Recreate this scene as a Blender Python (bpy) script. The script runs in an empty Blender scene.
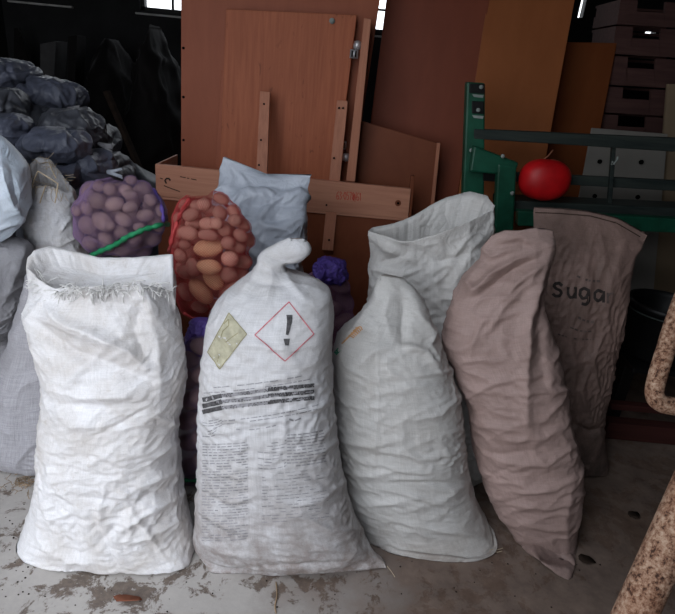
import bpy, math, random
import numpy as np
from mathutils import Vector, Matrix
from mathutils.bvhtree import BVHTree

SC = bpy.context.scene
COL = SC.collection
rnd = random.Random(7)

# ------------------------------------------------------------------ camera
W, H, F = 675, 614, 560.0
PITCH, ROLL, CH = math.radians(23.0), math.radians(5.5), 1.4
cf = np.array([0, math.cos(PITCH), -math.sin(PITCH)])
_u0 = np.array([0, math.sin(PITCH), math.cos(PITCH)])
_r0 = np.array([1.0, 0, 0])
cr = _r0 * math.cos(ROLL) + _u0 * math.sin(ROLL)
cu = -_r0 * math.sin(ROLL) + _u0 * math.cos(ROLL)
CC = np.array([0, 0, CH])

def ray(px, py):
    return cf + cr * (px - W / 2) / F - cu * (py - H / 2) / F
def PY(px, py, Y):
    d = ray(px, py); return CC + d * (Y / d[1])
def PZ(px, py, Z=0.0):
    d = ray(px, py); return CC + d * ((Z - CH) / d[2])
def PD(px, py, D):
    return CC + ray(px, py) * D
def proj(P):
    d = np.asarray(P) - CC; z = d @ cf
    return W / 2 + F * (d @ cr) / z, H / 2 - F * (d @ cu) / z

cam = bpy.data.cameras.new('camera'); camo = bpy.data.objects.new('camera', cam); COL.objects.link(camo)
cam.sensor_fit = 'HORIZONTAL'; cam.sensor_width = 36; cam.lens = F * 36 / W; cam.clip_start = 0.02
M = Matrix(((cr[0], cu[0], -cf[0], 0), (cr[1], cu[1], -cf[1], 0), (cr[2], cu[2], -cf[2], CH), (0, 0, 0, 1)))
camo.matrix_world = M
SC.camera = camo

# ------------------------------------------------------------------ noise
_rs = np.random.RandomState(3)
_perm = _rs.permutation(256); _perm = np.concatenate([_perm, _perm, _perm])
_grad = _rs.normal(size=(256, 3)); _grad /= np.linalg.norm(_grad, axis=1)[:, None]
def noise(P):
    P = np.asarray(P, float)
    i = np.floor(P).astype(int); f = P - i; i &= 255
    w = f * f * f * (f * (f * 6 - 15) + 10)
    out = np.zeros(P.shape[:-1])
    for dx in (0, 1):
        for dy in (0, 1):
            for dz in (0, 1):
                h = _perm[_perm[_perm[(i[..., 0] + dx) & 255] + ((i[..., 1] + dy) & 255)] + ((i[..., 2] + dz) & 255)]
                g = _grad[h]
                dot = g[..., 0] * (f[..., 0] - dx) + g[..., 1] * (f[..., 1] - dy) + g[..., 2] * (f[..., 2] - dz)
                out += dot * (w[..., 0] if dx else 1 - w[..., 0]) * (w[..., 1] if dy else 1 - w[..., 1]) * (w[..., 2] if dz else 1 - w[..., 2])
    return out * 1.5
def ridged(P):
    return (1 - np.abs(noise(P)) * 2).clip(0, 1) ** 2

# ------------------------------------------------------------------ materials
def lin(r, g, b):
    return tuple(((c / 255) / 12.92 if c / 255 <= 0.04045 else ((c / 255 + 0.055) / 1.055) ** 2.4) for c in (r, g, b)) + (1,)

class NT:
    def __init__(s, name):
        s.m = bpy.data.materials.new(name); s.m.use_nodes = True
        s.t = s.m.node_tree; s.N = s.t.nodes; s.L = s.t.links
        s.b = s.N['Principled BSDF']; s.tc = s.N.new('ShaderNodeTexCoord')
    def n(s, t, **k):
        x = s.N.new(t)
        for a, v in k.items():
            if a in x.inputs: s.set(x.inputs[a], v)
            else: setattr(x, a, v)
        return x
    def set(s, inp, v):
        if hasattr(v, 'is_output'): s.L.new(v, inp)
        else: inp.default_value = v
    def vec(s, scale, src='Object', rot=(0, 0, 0)):
        m = s.n('ShaderNodeMapping'); s.L.new(s.tc.outputs[src], m.inputs['Vector'])
        m.inputs['Scale'].default_value = scale; m.inputs['Rotation'].default_value = rot
        return m.outputs[0]
    def noise(s, scale, detail=4, rough=.6, src='Object', vs=(1, 1, 1), dist=0, rot=(0, 0, 0)):
        x = s.n('ShaderNodeTexNoise'); s.L.new(s.vec(vs, src, rot), x.inputs['Vector'])
        x.inputs['Scale'].default_value = scale; x.inputs['Detail'].default_value = detail
        x.inputs['Roughness'].default_value = rough; x.inputs['Distortion'].default_value = dist
        return x.outputs[0]
    def ramp(s, v, stops):
        x = s.n('ShaderNodeValToRGB'); s.L.new(v, x.inputs[0]); e = x.color_ramp.elements
        while len(e) < len(stops): e.new(.5)
        for k, (p, c) in enumerate(stops):
            e[k].position = p; e[k].color = c if not isinstance(c, (int, float)) else (c, c, c, 1)
        return x.outputs[0]
    def math(s, op, a, b=None):
        x = s.n('ShaderNodeMath', operation=op); s.set(x.inputs[0], a)
        if b is not None: s.set(x.inputs[1], b)
        return x.outputs[0]
    def mix(s, fac, a, b, mode='MIX'):
        x = s.n('ShaderNodeMix', data_type='RGBA', blend_type=mode)
        s.set(x.inputs[0], fac); s.set(x.inputs[6], a); s.set(x.inputs[7], b)
        return x.outputs[2]
    def bump(s, h, strength, dist, prev=None):
        x = s.n('ShaderNodeBump'); s.L.new(h, x.inputs['Height'])
        x.inputs['Strength'].default_value = strength; x.inputs['Distance'].default_value = dist
        if prev is not None: s.L.new(prev, x.inputs['Normal'])
        return x.outputs[0]
    def out(s, col=None, rough=.6, bump=None, spec=.3, metal=0):
        if col is not None: s.set(s.b.inputs['Base Color'], col)
        s.set(s.b.inputs['Roughness'], rough); s.b.inputs['Specular IOR Level'].default_value = spec
        s.b.inputs['Metallic'].default_value = metal
        if bump is not None: s.L.new(bump, s.b.inputs['Normal'])
        return s.m

def mat_plain(name, c, rough=.6, spec=.3, var=.15, scale=12, metal=0, bump=.15):
    t = NT(name); n = t.noise(scale, 5)
    d = tuple(x * (1 - var * 2) for x in c[:3]) + (1,); l = tuple(min(1, x * (1 + var)) for x in c[:3]) + (1,)
    return t.out(t.ramp(n, [(.3, d), (.7, l)]), rough, t.bump(t.noise(scale * 6, 4), bump, .003), spec, metal)

def mat_sack(name, base, dirt, dirtamt=.3, weave=.5, crink=.5, rough=.55, stain=None, streak=.25, spec=.3):
    """woven polypropylene: thread streaks both ways, dirt patches, fine weave and crinkles"""
    t = NT(name)
    a = t.noise(1, 3, .7, 'UV', (420, 14, 1)); b = t.noise(1, 3, .7, 'UV', (14, 420, 1))
    th = t.math('MULTIPLY', t.math('ADD', a, b), .5)
    lo = tuple(x * (1 - streak * 1.3) for x in base[:3]) + (1,); hi = tuple(min(1, x * (1 + streak * .6)) for x in base[:3]) + (1,)
    col = t.ramp(th, [(.36, lo), (.64, hi)])
    dn = t.noise(5, 7, .68, 'Object', dist=.6); df = t.noise(38, 5, .75, 'Object')
    m = t.math('MULTIPLY', t.ramp(dn, [(.42, 0.0), (.78, 1.0)]), dirtamt * 1.6)
    col = t.mix(m, col, dirt)
    m2 = t.math('MULTIPLY', t.ramp(df, [(.58, 0.0), (.74, 1.0)]), dirtamt)
    col = t.mix(m2, col, dirt)
    if stain:                      # (colour, v0, v1, amount): soiling that climbs from the sewn bottom
        sc, v0, v1, am = stain
        sep = t.n('ShaderNodeSeparateXYZ'); t.L.new(t.tc.outputs['UV'], sep.inputs[0])
        mr = t.n('ShaderNodeMapRange'); t.L.new(sep.outputs[1], mr.inputs[0])
        mr.inputs[1].default_value = v1; mr.inputs[2].default_value = v0
        g = t.math('MULTIPLY', mr.outputs[0], t.ramp(t.noise(16, 8, .75, 'Object'), [(.30, 0.0), (.58, 1.0)]))
        col = t.mix(t.math('MULTIPLY', g, am), col, sc)
    wv = t.noise(1, 1, .5, 'UV', (330, 330, 1))
    bp = t.bump(th, weave * .6, .002)
    bp = t.bump(wv, weave * .3, .0012, bp)
    bp = t.bump(t.noise(22, 6, .6, 'Object', dist=1.2), crink * .5, .012, bp)
    rg = t.n('ShaderNodeTexNoise', noise_type='RIDGED_MULTIFRACTAL'); t.L.new(t.vec((1, 1, 1.5)), rg.inputs['Vector'])
    rg.inputs['Scale'].default_value = 7; rg.inputs['Detail'].default_value = 4; rg.inputs['Roughness'].default_value = .55; rg.inputs['Distortion'].default_value = 1.0
    bp = t.bump(rg.outputs[0], crink * .5, .012, bp)
    return t.out(col, rough, bp, spec)

def mat_wood(name, c0, c1, vs=(60, 60, 3), rough=.5, spec=.3, knots=False):
    t = NT(name)
    g = t.noise(1, 5, .65, 'Object', vs, .4); l = t.noise(1.6, 3, .5)
    col = t.ramp(t.math('ADD', t.math('MULTIPLY', g, .7), t.math('MULTIPLY', l, .3)), [(.34, c0), (.64, c1)])
    if knots:
        k = t.noise(1, 2, .5, 'Object', (26, 26, 9), 1.5)
        col = t.mix(t.math('MULTIPLY', t.ramp(k, [(.66, 0.0), (.74, 1.0)]), .45), col, tuple(x * .35 for x in c0[:3]) + (1,))
    return t.out(col, rough, t.bump(g, .12, .002), spec * .6)

def mat_rust(name):
    t = NT(name)
    n1 = t.noise(95, 8, .75); n2 = t.noise(14, 5, .6)
    col = t.ramp(n1, [(.40, lin(62, 42, 34)), (.47, lin(134, 98, 78)), (.58, lin(176, 146, 124)), (.72, lin(200, 180, 160))])
    col = t.mix(t.math('MULTIPLY', t.ramp(n2, [(.5, 0.0), (.72, 1.0)]), .45), col, lin(128, 82, 58))  # pane of the rooflight, an unseen opening added for top light
    return t.out(col, .8, t.bump(n1, .7, .004), .2)

def mat_floor():
    t = NT('worn_concrete')
    n = t.noise(2.2, 6, .62); f = t.noise(55, 6, .7)
    col = t.ramp(n, [(.3, lin(160, 154, 150)), (.7, lin(186, 181, 177))])
    col = t.mix(t.math('MULTIPLY', t.ramp(f, [(.4, 0.0), (.75, 1.0)]), .5), col, lin(188, 182, 176))
    ch = t.noise(13, 9, .72, dist=.35); gate = t.noise(2.9, 3, .5)
    fl = t.ramp(t.math('ADD', t.math('MULTIPLY', ch, .72), t.math('MULTIPLY', gate, .36)), [(.55, 0.0), (.585, 1.0)])
    ch2 = t.ramp(t.noise(60, 5, .7), [(.3, lin(70, 55, 46)), (.7, lin(112, 96, 84))])
    col = t.mix(t.math('MULTIPLY', fl, .85), col, ch2)
    # damp, earth-brown ground on the right-hand side
    sep = t.n('ShaderNodeSeparateXYZ'); t.L.new(t.tc.outputs['Object'], sep.inputs[0])
    mr = t.n('ShaderNodeMapRange'); t.L.new(t.math('ADD', sep.outputs[0], t.math('MULTIPLY', t.noise(4, 5, .65), .9)), mr.inputs[0])
    mr.inputs[1].default_value = .2; mr.inputs[2].default_value = .75
    col = t.mix(t.math('MULTIPLY', mr.outputs[0], .9), col, t.ramp(t.noise(8, 7, .7), [(.35, lin(82, 64, 54)), (.7, lin(122, 102, 90))]))
    bp = t.bump(fl, .35, -.004); bp = t.bump(f, .25, .004, bp)
    return t.out(col, t.ramp(n, [(.3, .55), (.7, .85)]), bp, .25)

def mat_potato(name, c0, c1, spot):
    t = NT(name)
    col = t.ramp(t.noise(.8, 4, .6), [(.3, c0), (.7, c1)])
    sp = t.ramp(t.noise(7, 4, .7), [(.6, 0.0), (.72, 1.0)])
    col = t.mix(t.math('MULTIPLY', sp, .45), col, spot)
    oi = t.n('ShaderNodeObjectInfo')
    v = t.ramp(oi.outputs['Random'], [(0, lin(205, 205, 205)), (1, lin(255, 255, 255))])
    col = t.mix(1.0, col, v, 'MULTIPLY')
    return t.out(col, .6, t.bump(t.noise(9, 5, .7), .3, .03), .25)

MT = {}
MT['white'] = mat_sack('white_woven_plastic', lin(228, 226, 228), lin(164, 150, 134), .42, .5, .9, .5, streak=.13)
MT['ghs'] = mat_sack('printed_white_woven_plastic', lin(208, 207, 210), lin(150, 140, 128), .25, .7, .4, .5,
                     stain=(lin(108, 86, 72), .02, .52, .75), streak=.16)
MT['grey'] = mat_sack('grey_white_woven_plastic', lin(196, 194, 192), lin(150, 140, 130), .25, .7, .5, .5,
                      stain=(lin(120, 104, 92), .0, .2, .6), streak=.16)
MT['pink'] = mat_sack('pinkish_woven_plastic', lin(166, 142, 136), lin(120, 98, 90), .35, .6, .5, .55,
                      stain=(lin(96, 80, 74), .0, .45, .6), streak=.18)
MT['sugar'] = mat_sack('dingy_pink_woven_plastic', lin(142, 117, 109), lin(84, 68, 60), .5, .5, .7, .6,
                       stain=(lin(66, 60, 56), .0, .55, .9), streak=.15)
MT['open'] = mat_sack('pale_grey_woven_plastic', lin(206, 204, 202), lin(160, 150, 142), .25, .6, .9, .5, streak=.14)
MT['mesh'] = mat_sack('grey_gauze_fabric', lin(168, 166, 172), lin(120, 116, 114), .3, .9, .3, .6, streak=.3)
MT['blue'] = mat_sack('pale_blue_plastic', lin(182, 188, 200), lin(140, 140, 150), .15, .1, .8, .38, streak=.04, spec=.45)
MT['film'] = mat_sack('pale_blue_white_plastic', lin(200, 212, 226), lin(150, 144, 136), .25, .1, .8, .38, streak=.04, spec=.45)
MT['torn'] = mat_sack('sheer_white_fabric', lin(205, 205, 210), lin(150, 136, 116), .4, .5, .9, .5, streak=.15, stain=(lin(112, 100, 88), 1.15, .82, 1.0))
MT['greyplastic'] = mat_sack('grey_satin_plastic', lin(140, 139, 144), lin(96, 92, 90), .3, .3, .6, .45, streak=.1)
MT['dark'] = mat_sack('slate_grey_plastic', lin(90, 94, 110), lin(58, 58, 62), .4, .1, .8, .42, streak=.06, spec=.4)
MT['dark2'] = mat_sack('charcoal_grey_plastic', lin(78, 80, 88), lin(52, 52, 54), .4, .1, .8, .45, streak=.06, spec=.4)
MT['thread'] = mat_plain('frayed_white_thread', lin(228, 226, 224), .7, .2)
MT['twine'] = mat_plain('beige_twine', lin(190, 172, 148), .8, .1)
MT['straw'] = mat_plain('straw', lin(150, 128, 104), .85, .1)
MT['ink'] = mat_plain('faded_black_ink', lin(88, 86, 88), .7, .15, .3, 90)
MT['inkpale'] = mat_plain('pale_grey_ink', lin(156, 154, 158), .7, .15, .2, 60)
MT['inkred'] = mat_plain('faded_red_ink', lin(202, 118, 126), .7, .15, .25, 80)
MT['inkyellow'] = mat_plain('faded_yellow_ink', lin(182, 177, 154), .7, .15, .15, 40)
MT['inkolive'] = mat_plain('olive_ink', lin(150, 143, 112), .7, .15, .15, 40)
MT['inkorange'] = mat_plain('orange_ink', lin(196, 150, 108), .7, .15, .2, 40)
MT['inkgreen'] = mat_plain('green_ink', lin(60, 150, 116), .7, .15, .2, 40)
MT['inkbrown'] = mat_plain('dark_brown_ink', lin(64, 50, 44), .8, .1, .2, 40)
MT['redpaint'] = mat_plain('red_paint', lin(196, 40, 28), .6, .2, .1, 40)
MT['sugarink'] = mat_plain('black_stencil_ink', lin(60, 54, 52), .7, .15, .25, 60)
MT['sugarinkpale'] = mat_plain('worn_stencil_ink', lin(106, 92, 88), .7, .15, .2, 60)
MT['netred'] = mat_plain('red_netting', lin(172, 62, 62), .5, .3, .1, 30)
MT['netpurple'] = mat_plain('purple_netting', lin(134, 108, 142), .5, .3, .1, 30)
MT['netviolet'] = mat_plain('violet_netting', lin(98, 78, 156), .5, .3, .1, 30)
MT['greenseam'] = mat_plain('green_tape', lin(38, 140, 92), .55, .3, .2, 60)
MT['potred'] = mat_potato('red_potato_skin', lin(190, 136, 120), lin(208, 156, 138), lin(140, 88, 72))
MT['pottan'] = mat_potato('tan_potato_skin', lin(222, 164, 126), lin(236, 184, 146), lin(150, 100, 74))
MT['potshaded'] = mat_potato('shaded_potato_skin', lin(112, 84, 84), lin(130, 100, 98), lin(90, 66, 68))  # potato skin darkened to stand for the shade behind the printed sack
MT['netshaded'] = mat_plain('shaded_plum_netting', lin(92, 62, 84), .6, .2, .1, 30)  # netting of that back sack, its shade put into the colour
MT['violetshaded'] = mat_plain('shaded_violet_netting', lin(66, 50, 116), .6, .2, .25, 60)  # violet netting darkened so the back sack's neck looks unlit
MT['potdull'] = mat_potato('dusty_potato_skin', lin(168, 136, 132), lin(192, 160, 152), lin(132, 104, 102))
MT['ply'] = mat_wood('reddish_plywood', lin(148, 82, 56), lin(172, 100, 70), knots=True)
MT['ply2'] = mat_wood('smooth_brown_veneer', lin(140, 78, 56), lin(154, 88, 64), (12, 12, 2))
MT['batten'] = mat_wood('pinkish_pine', lin(160, 104, 82), lin(186, 126, 100))
MT['plank'] = mat_wood('pale_pine', lin(176, 120, 98), lin(198, 142, 116), (3, 60, 60))
MT['hard'] = mat_wood('dark_hardboard', lin(108, 58, 38), lin(122, 68, 46), (10, 10, 6))
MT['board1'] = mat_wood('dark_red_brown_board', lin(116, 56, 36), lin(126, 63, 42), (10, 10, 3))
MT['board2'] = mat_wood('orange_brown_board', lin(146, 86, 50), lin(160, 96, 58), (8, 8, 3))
MT['board3'] = mat_wood('brown_board', lin(112, 60, 30), lin(122, 68, 36), (8, 8, 3))
MT['crate'] = mat_wood('dark_crate_wood', lin(72, 50, 48), lin(92, 66, 62), (4, 50, 50), .7)
MT['panelwhite'] = mat_plain('grey_white_panel', lin(138, 134, 128), .5, .3, .08, 3)
MT['paneltan'] = mat_plain('dull_tan_panel', lin(140, 122, 100), .6, .2, .08, 3)
MT['hole'] = mat_plain('black_void', lin(12, 12, 12), .9, .05)
MT['green'] = mat_plain('dark_green_paint', lin(24, 82, 62), .42, .4, .2, 16)
MT['rail'] = mat_wood('black_green_rail', lin(34, 42, 42), lin(60, 66, 62), (3, 40, 40), .6)
MT['worn'] = mat_plain('worn_grey_paint', lin(150, 158, 154), .7, .2)
MT['steel'] = mat_plain('bright_steel', lin(200, 200, 204), .35, .5, .1, 30, .6)
MT['red'] = mat_plain('red_plastic', lin(206, 22, 28), .45, .4, .15, 9)
MT['black'] = mat_plain('black_plastic', lin(14, 14, 15), .5, .3)
MT['maroon'] = mat_wood('maroon_beam', lin(60, 32, 30), lin(76, 42, 38), (3, 40, 40), .7)
MT['rust'] = mat_rust('rusty_flaking_paint')
MT['floor'] = mat_floor()
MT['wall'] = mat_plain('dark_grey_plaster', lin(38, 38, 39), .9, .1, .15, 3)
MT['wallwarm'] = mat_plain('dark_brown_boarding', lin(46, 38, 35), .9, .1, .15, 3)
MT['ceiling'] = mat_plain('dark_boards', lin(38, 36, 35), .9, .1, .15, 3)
MT['frame'] = mat_plain('black_window_frame', lin(34, 34, 34), .6, .2)
MT['sill'] = mat_plain('white_sill_paint', lin(170, 168, 166), .6, .2)
MT['leaf'] = mat_plain('brown_leaf', lin(132, 84, 66), .8, .1, .2, 30)
MT['leafdark'] = mat_plain('dark_leaf', lin(50, 40, 34), .8, .1, .2, 30)
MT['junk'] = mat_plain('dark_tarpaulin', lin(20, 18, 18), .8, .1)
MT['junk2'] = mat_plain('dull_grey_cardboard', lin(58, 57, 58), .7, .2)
_g = NT('window_glass'); _tr = _g.n('ShaderNodeBsdfTransparent'); _gl = _g.n('ShaderNodeBsdfGlossy'); _gl.inputs['Roughness'].default_value = .05
_mx = _g.n('ShaderNodeMixShader'); _mx.inputs[0].default_value = .06
_g.L.new(_tr.outputs[0], _mx.inputs[1]); _g.L.new(_gl.outputs[0], _mx.inputs[2]); _g.L.new(_mx.outputs[0], _g.N['Material Output'].inputs[0])
MT['glass'] = _g.m

# ------------------------------------------------------------------ mesh helpers
def link(name, me, m=None, parent=None, smooth=True):
    o = bpy.data.objects.new(name, me); COL.objects.link(o)
    if m is not None: me.materials.append(MT[m] if isinstance(m, str) else m)
    if smooth: me.polygons.foreach_set('use_smooth', [True] * len(me.polygons))
    if parent is not None: o.parent = parent
    return o
def tag(o, label=None, cat=None, group=None, kind=None):
    for k, v in (('label', label), ('category', cat), ('group', group), ('kind', kind)):
        if v: o[k] = v
    return o
def empty(name, loc, label, cat, group=None):
    o = bpy.data.objects.new(name, None); COL.objects.link(o); o.location = loc; o.empty_display_size = .05
    return tag(o, label, cat, group)
def place(o, parent):
    """parent o (built in world coordinates) under parent, keeping it where it stands"""
    o.parent = parent; o.matrix_parent_inverse = Matrix.Translation(parent.location).inverted(); return o

class MB:
    def __init__(s): s.v = []; s.f = []
    def add(s, vs, fs):
        b = len(s.v); s.v += [tuple(map(float, v)) for v in vs]; s.f += [tuple(i + b for i in f) for f in fs]
    def quadslab(s, q, back):
        q = [np.asarray(p, float) for p in q]; back = np.asarray(back, float)
        s.add(q + [p + back for p in q], [(0, 1, 2, 3), (7, 6, 5, 4), (4, 5, 1, 0), (5, 6, 2, 1), (6, 7, 3, 2), (7, 4, 0, 3)])
    def box(s, lo, hi):
        x0, y0, z0 = lo; x1, y1, z1 = hi
        s.quadslab([(x0, y0, z1), (x0, y0, z0), (x1, y0, z0), (x1, y0, z1)], (0, y1 - y0, 0))
    def beam(s, a, b, w, h, up=(0, 0, 1)):
        a = np.asarray(a, float); b = np.asarray(b, float); d = b - a; d /= np.linalg.norm(d)
        sd = np.cross(d, up); sd /= np.linalg.norm(sd); u = np.cross(sd, d)
        q = [a + sd * w / 2 * i + u * h / 2 * j for i, j in ((-1, -1), (1, -1), (1, 1), (-1, 1))]
        s.quadslab(q, b - a)
    def tube(s, pts, r, n=6, taper=None):
        pts = [np.asarray(p, float) for p in pts]; k = len(pts); vs = []
        up = np.array([0.13, .31, .94])
        for i, p in enumerate(pts):
            d = pts[min(i + 1, k - 1)] - pts[max(i - 1, 0)]; d /= np.linalg.norm(d) + 1e-12
            a = np.cross(d, up); a /= np.linalg.norm(a) + 1e-12; b = np.cross(d, a)
            rr = r[i] if isinstance(r, (list, tuple)) else r
            for j in range(n):
                t = 2 * math.pi * j / n; vs.append(p + (a * math.cos(t) + b * math.sin(t)) * rr)
        fs = [(i * n + j, i * n + (j + 1) % n, (i + 1) * n + (j + 1) % n, (i + 1) * n + j) for i in range(k - 1) for j in range(n)]
        fs += [tuple(range(n))[::-1], tuple((k - 1) * n + j for j in range(n))]
        s.add(vs, fs)
    def lathe(s, c, prof, n=32):
        c = np.asarray(c, float); vs = []; k = len(prof)
        for r, z in prof:
            for j in range(n):
                t = 2 * math.pi * j / n; vs.append(c + (r * math.cos(t), r * math.sin(t), z))
        fs = [(i * n + j, i * n + (j + 1) % n, (i + 1) * n + (j + 1) % n, (i + 1) * n + j) for i in range(k - 1) for j in range(n)]
        fs += [tuple(range(n))[::-1], tuple((k - 1) * n + j for j in range(n))]
        s.add(vs, fs)
    def build(s, name, m, parent=None, smooth=False, bevel=0):
        me = bpy.data.meshes.new(name); me.from_pydata(s.v, [], s.f); me.update()
        o = link(name, me, m, None, smooth)
        if bevel:
            bv = o.modifiers.new('bevel', 'BEVEL'); bv.width = bevel; bv.segments = 2; bv.limit_method = 'ANGLE'
        if parent is not None: place(o, parent)
        return o

def smooth_path(pts, n=8):
    pts = [np.asarray(p, float) for p in pts]; out = []
    for i in range(len(pts) - 1):
        p0, p1, p2, p3 = pts[max(i - 1, 0)], pts[i], pts[i + 1], pts[min(i + 2, len(pts) - 1)]
        for k in range(n):
            t = k / n
            out.append(.5 * (2 * p1 + (p2 - p0) * t + (2 * p0 - 5 * p1 + 4 * p2 - p3) * t * t + (3 * p1 - p0 - 3 * p2 + p3) * t ** 3))
    return out + [pts[-1]]

def resample(pts, n):
    pts = np.asarray(pts, float); d = np.linalg.norm(np.diff(pts, axis=0), axis=1); s = np.concatenate([[0], np.cumsum(d)])
    t = np.linspace(0, s[-1], n)
    return np.stack([np.interp(t, s, pts[:, k]) for k in range(pts.shape[1])], 1)

# ------------------------------------------------------------------ sacks
def ell_row(xl, yl, xr, yr, Y, df, db, n=2.4, N=200):
    """closed loop: left end -> front -> right end -> back; ends given in the photograph's pixels at depth Y"""
    L, R = PY(xl, yl, Y), PY(xr, yr, Y)
    return loop(L, R, df, db, n, N)
def loop(L, R, df, db, n, N):
    L = np.asarray(L, float); R = np.asarray(R, float)
    c = (L + R) / 2; hx = (R - L) / 2
    th = np.pi - np.linspace(0, 2 * np.pi, N, endpoint=False)      # pi -> -pi : left, then sin>0 = front
    cs, sn = np.cos(th), np.sin(th); e = 2 / n
    x = np.sign(cs) * np.abs(cs) ** e; y = np.sign(sn) * np.abs(sn) ** e
    out = c + x[:, None] * hx
    out[:, 1] -= np.where(y > 0, y * df, y * db)
    return out
def poly_row(front, back, N=200):
    f = resample([PY(*p) for p in front], N // 2 + 1)[:-1]; b = resample([PY(*p) for p in back], N - N // 2 + 1)[:-1]
    return np.concatenate([f, b])

def fold_field(px, py, folds):
    out = np.zeros_like(px)
    for pts, amp, wid in folds:
        pts = np.asarray(pts, float); seg = np.linalg.norm(np.diff(pts, axis=0), axis=1); tot = seg.sum(); s0 = 0
        best = np.full(px.shape, 1e9); tt = np.zeros_like(px)
        for k in range(len(pts) - 1):
            a, b = pts[k], pts[k + 1]; d = b - a; l2 = d @ d + 1e-9
            t = (((px - a[0]) * d[0] + (py - a[1]) * d[1]) / l2).clip(0, 1)
            dd = np.hypot(px - a[0] - t * d[0], py - a[1] - t * d[1])
            m = dd < best; best[m] = dd[m]; tt[m] = ((s0 + t * seg[k]) / tot)[m]; s0 += seg[k]
        out += amp * np.exp(-(best / wid) ** 1.5) * np.sin(np.pi * (0.12 + .76 * tt)) 
    return out

def auto_folds(seed, n, box, ang, sd, ln, amp, wid, bow=.12):
    r = random.Random(seed); out = []
    for _ in range(n):
        x = r.uniform(box[0], box[2]); y = r.uniform(box[1], box[3]); a = math.radians(r.gauss(ang, sd)); l = r.uniform(*ln) / 2
        dx, dy = math.cos(a) * l, math.sin(a) * l; bw = r.uniform(-bow, bow) * l * 2
        out.append(([(x - dx, y - dy), (x - dy * bw / l * .5, y + dx * bw / l * .5 + abs(bw) * .3), (x + dx, y + dy)],
                    r.choice((1, 1, -1)) * r.uniform(*amp), r.uniform(*wid)))
    return out

def buckle(P, B, gu, gv, gd, iters, katt, kb, seed, edge=6):
    """let the cloth be a little larger than the body it wraps, so that it buckles into creases"""
    NR, N, _ = P.shape; P = P.copy()
    low = noise(B * 4.0 + seed * 1.7); low2 = noise(B * 3.0 + 40 + seed)
    lv = np.ones(NR)[:, None]; k = np.arange(NR); lv[:, 0] = np.clip(np.minimum(k / edge, (NR - 1 - k) / edge + .35), 0, 1)
    Lu = np.linalg.norm(np.roll(B, -1, 1) - B, axis=2) * (1 + gu * (1 + .9 * low) * lv)
    Lv = np.linalg.norm(B[1:] - B[:-1], axis=2) * (1 + gv * (1 + .9 * low2)[1:] * lv[1:])
    D1 = np.roll(B, -1, 1)[1:] - B[:-1]; D2 = B[1:] - np.roll(B, -1, 1)[:-1]
    g1 = (gd * (1 + 1.6 * low2) + (gu + gv) / 2)[1:] * lv[1:]; g2 = (gd * (1 - 1.6 * low2) + (gu + gv) / 2)[1:] * lv[1:]
    L1 = np.linalg.norm(D1, axis=2) * (1 + g1); L2 = np.linalg.norm(D2, axis=2) * (1 + g2)
    wt = (k / 4.0).clip(0, 1)[:, None, None] * .85 + .15
    for it in range(iters):
        C = np.zeros_like(P)
        d = np.roll(P, -1, 1) - P; c = d * ((np.sqrt((d * d).sum(2)) - Lu) / (Lu + 1e-9))[..., None] * .20; C += c; C -= np.roll(c, 1, 1)
        d = P[1:] - P[:-1]; c = d * ((np.sqrt((d * d).sum(2)) - Lv) / (Lv + 1e-9)).clip(-1, 1)[..., None] * .20; C[:-1] += c; C[1:] -= c
        R1 = np.roll(P, -1, 1); d = R1[1:] - P[:-1]; c = d * ((np.sqrt((d * d).sum(2)) - L1) / (L1 + 1e-9)).clip(-1, 1)[..., None] * .10; C[:-1] += c; C[1:] -= np.roll(c, 1, 1)
        d = P[1:] - R1[:-1]; c = d * ((np.sqrt((d * d).sum(2)) - L2) / (L2 + 1e-9)).clip(-1, 1)[..., None] * .10; C[1:] -= c; C[:-1] += np.roll(c, 1, 1)
        C += (B - P) * katt
        Q = P - B
        lap = np.roll(Q, 1, 1) + np.roll(Q, -1, 1) - 2 * Q; lv_ = np.zeros_like(Q); lv_[1:-1] = Q[2:] + Q[:-2] - 2 * Q[1:-1]; lap = lap + lv_
        l2 = np.roll(lap, 1, 1) + np.roll(lap, -1, 1) - 2 * lap; l3 = np.zeros_like(Q); l3[1:-1] = lap[2:] + lap[:-2] - 2 * lap[1:-1]
        C -= kb * (l2 + l3)
        n2 = np.sqrt((C * C).sum(2))[..., None]; C *= np.minimum(1, .0025 / (n2 + 1e-9))
        P += C * wt
    return P

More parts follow.
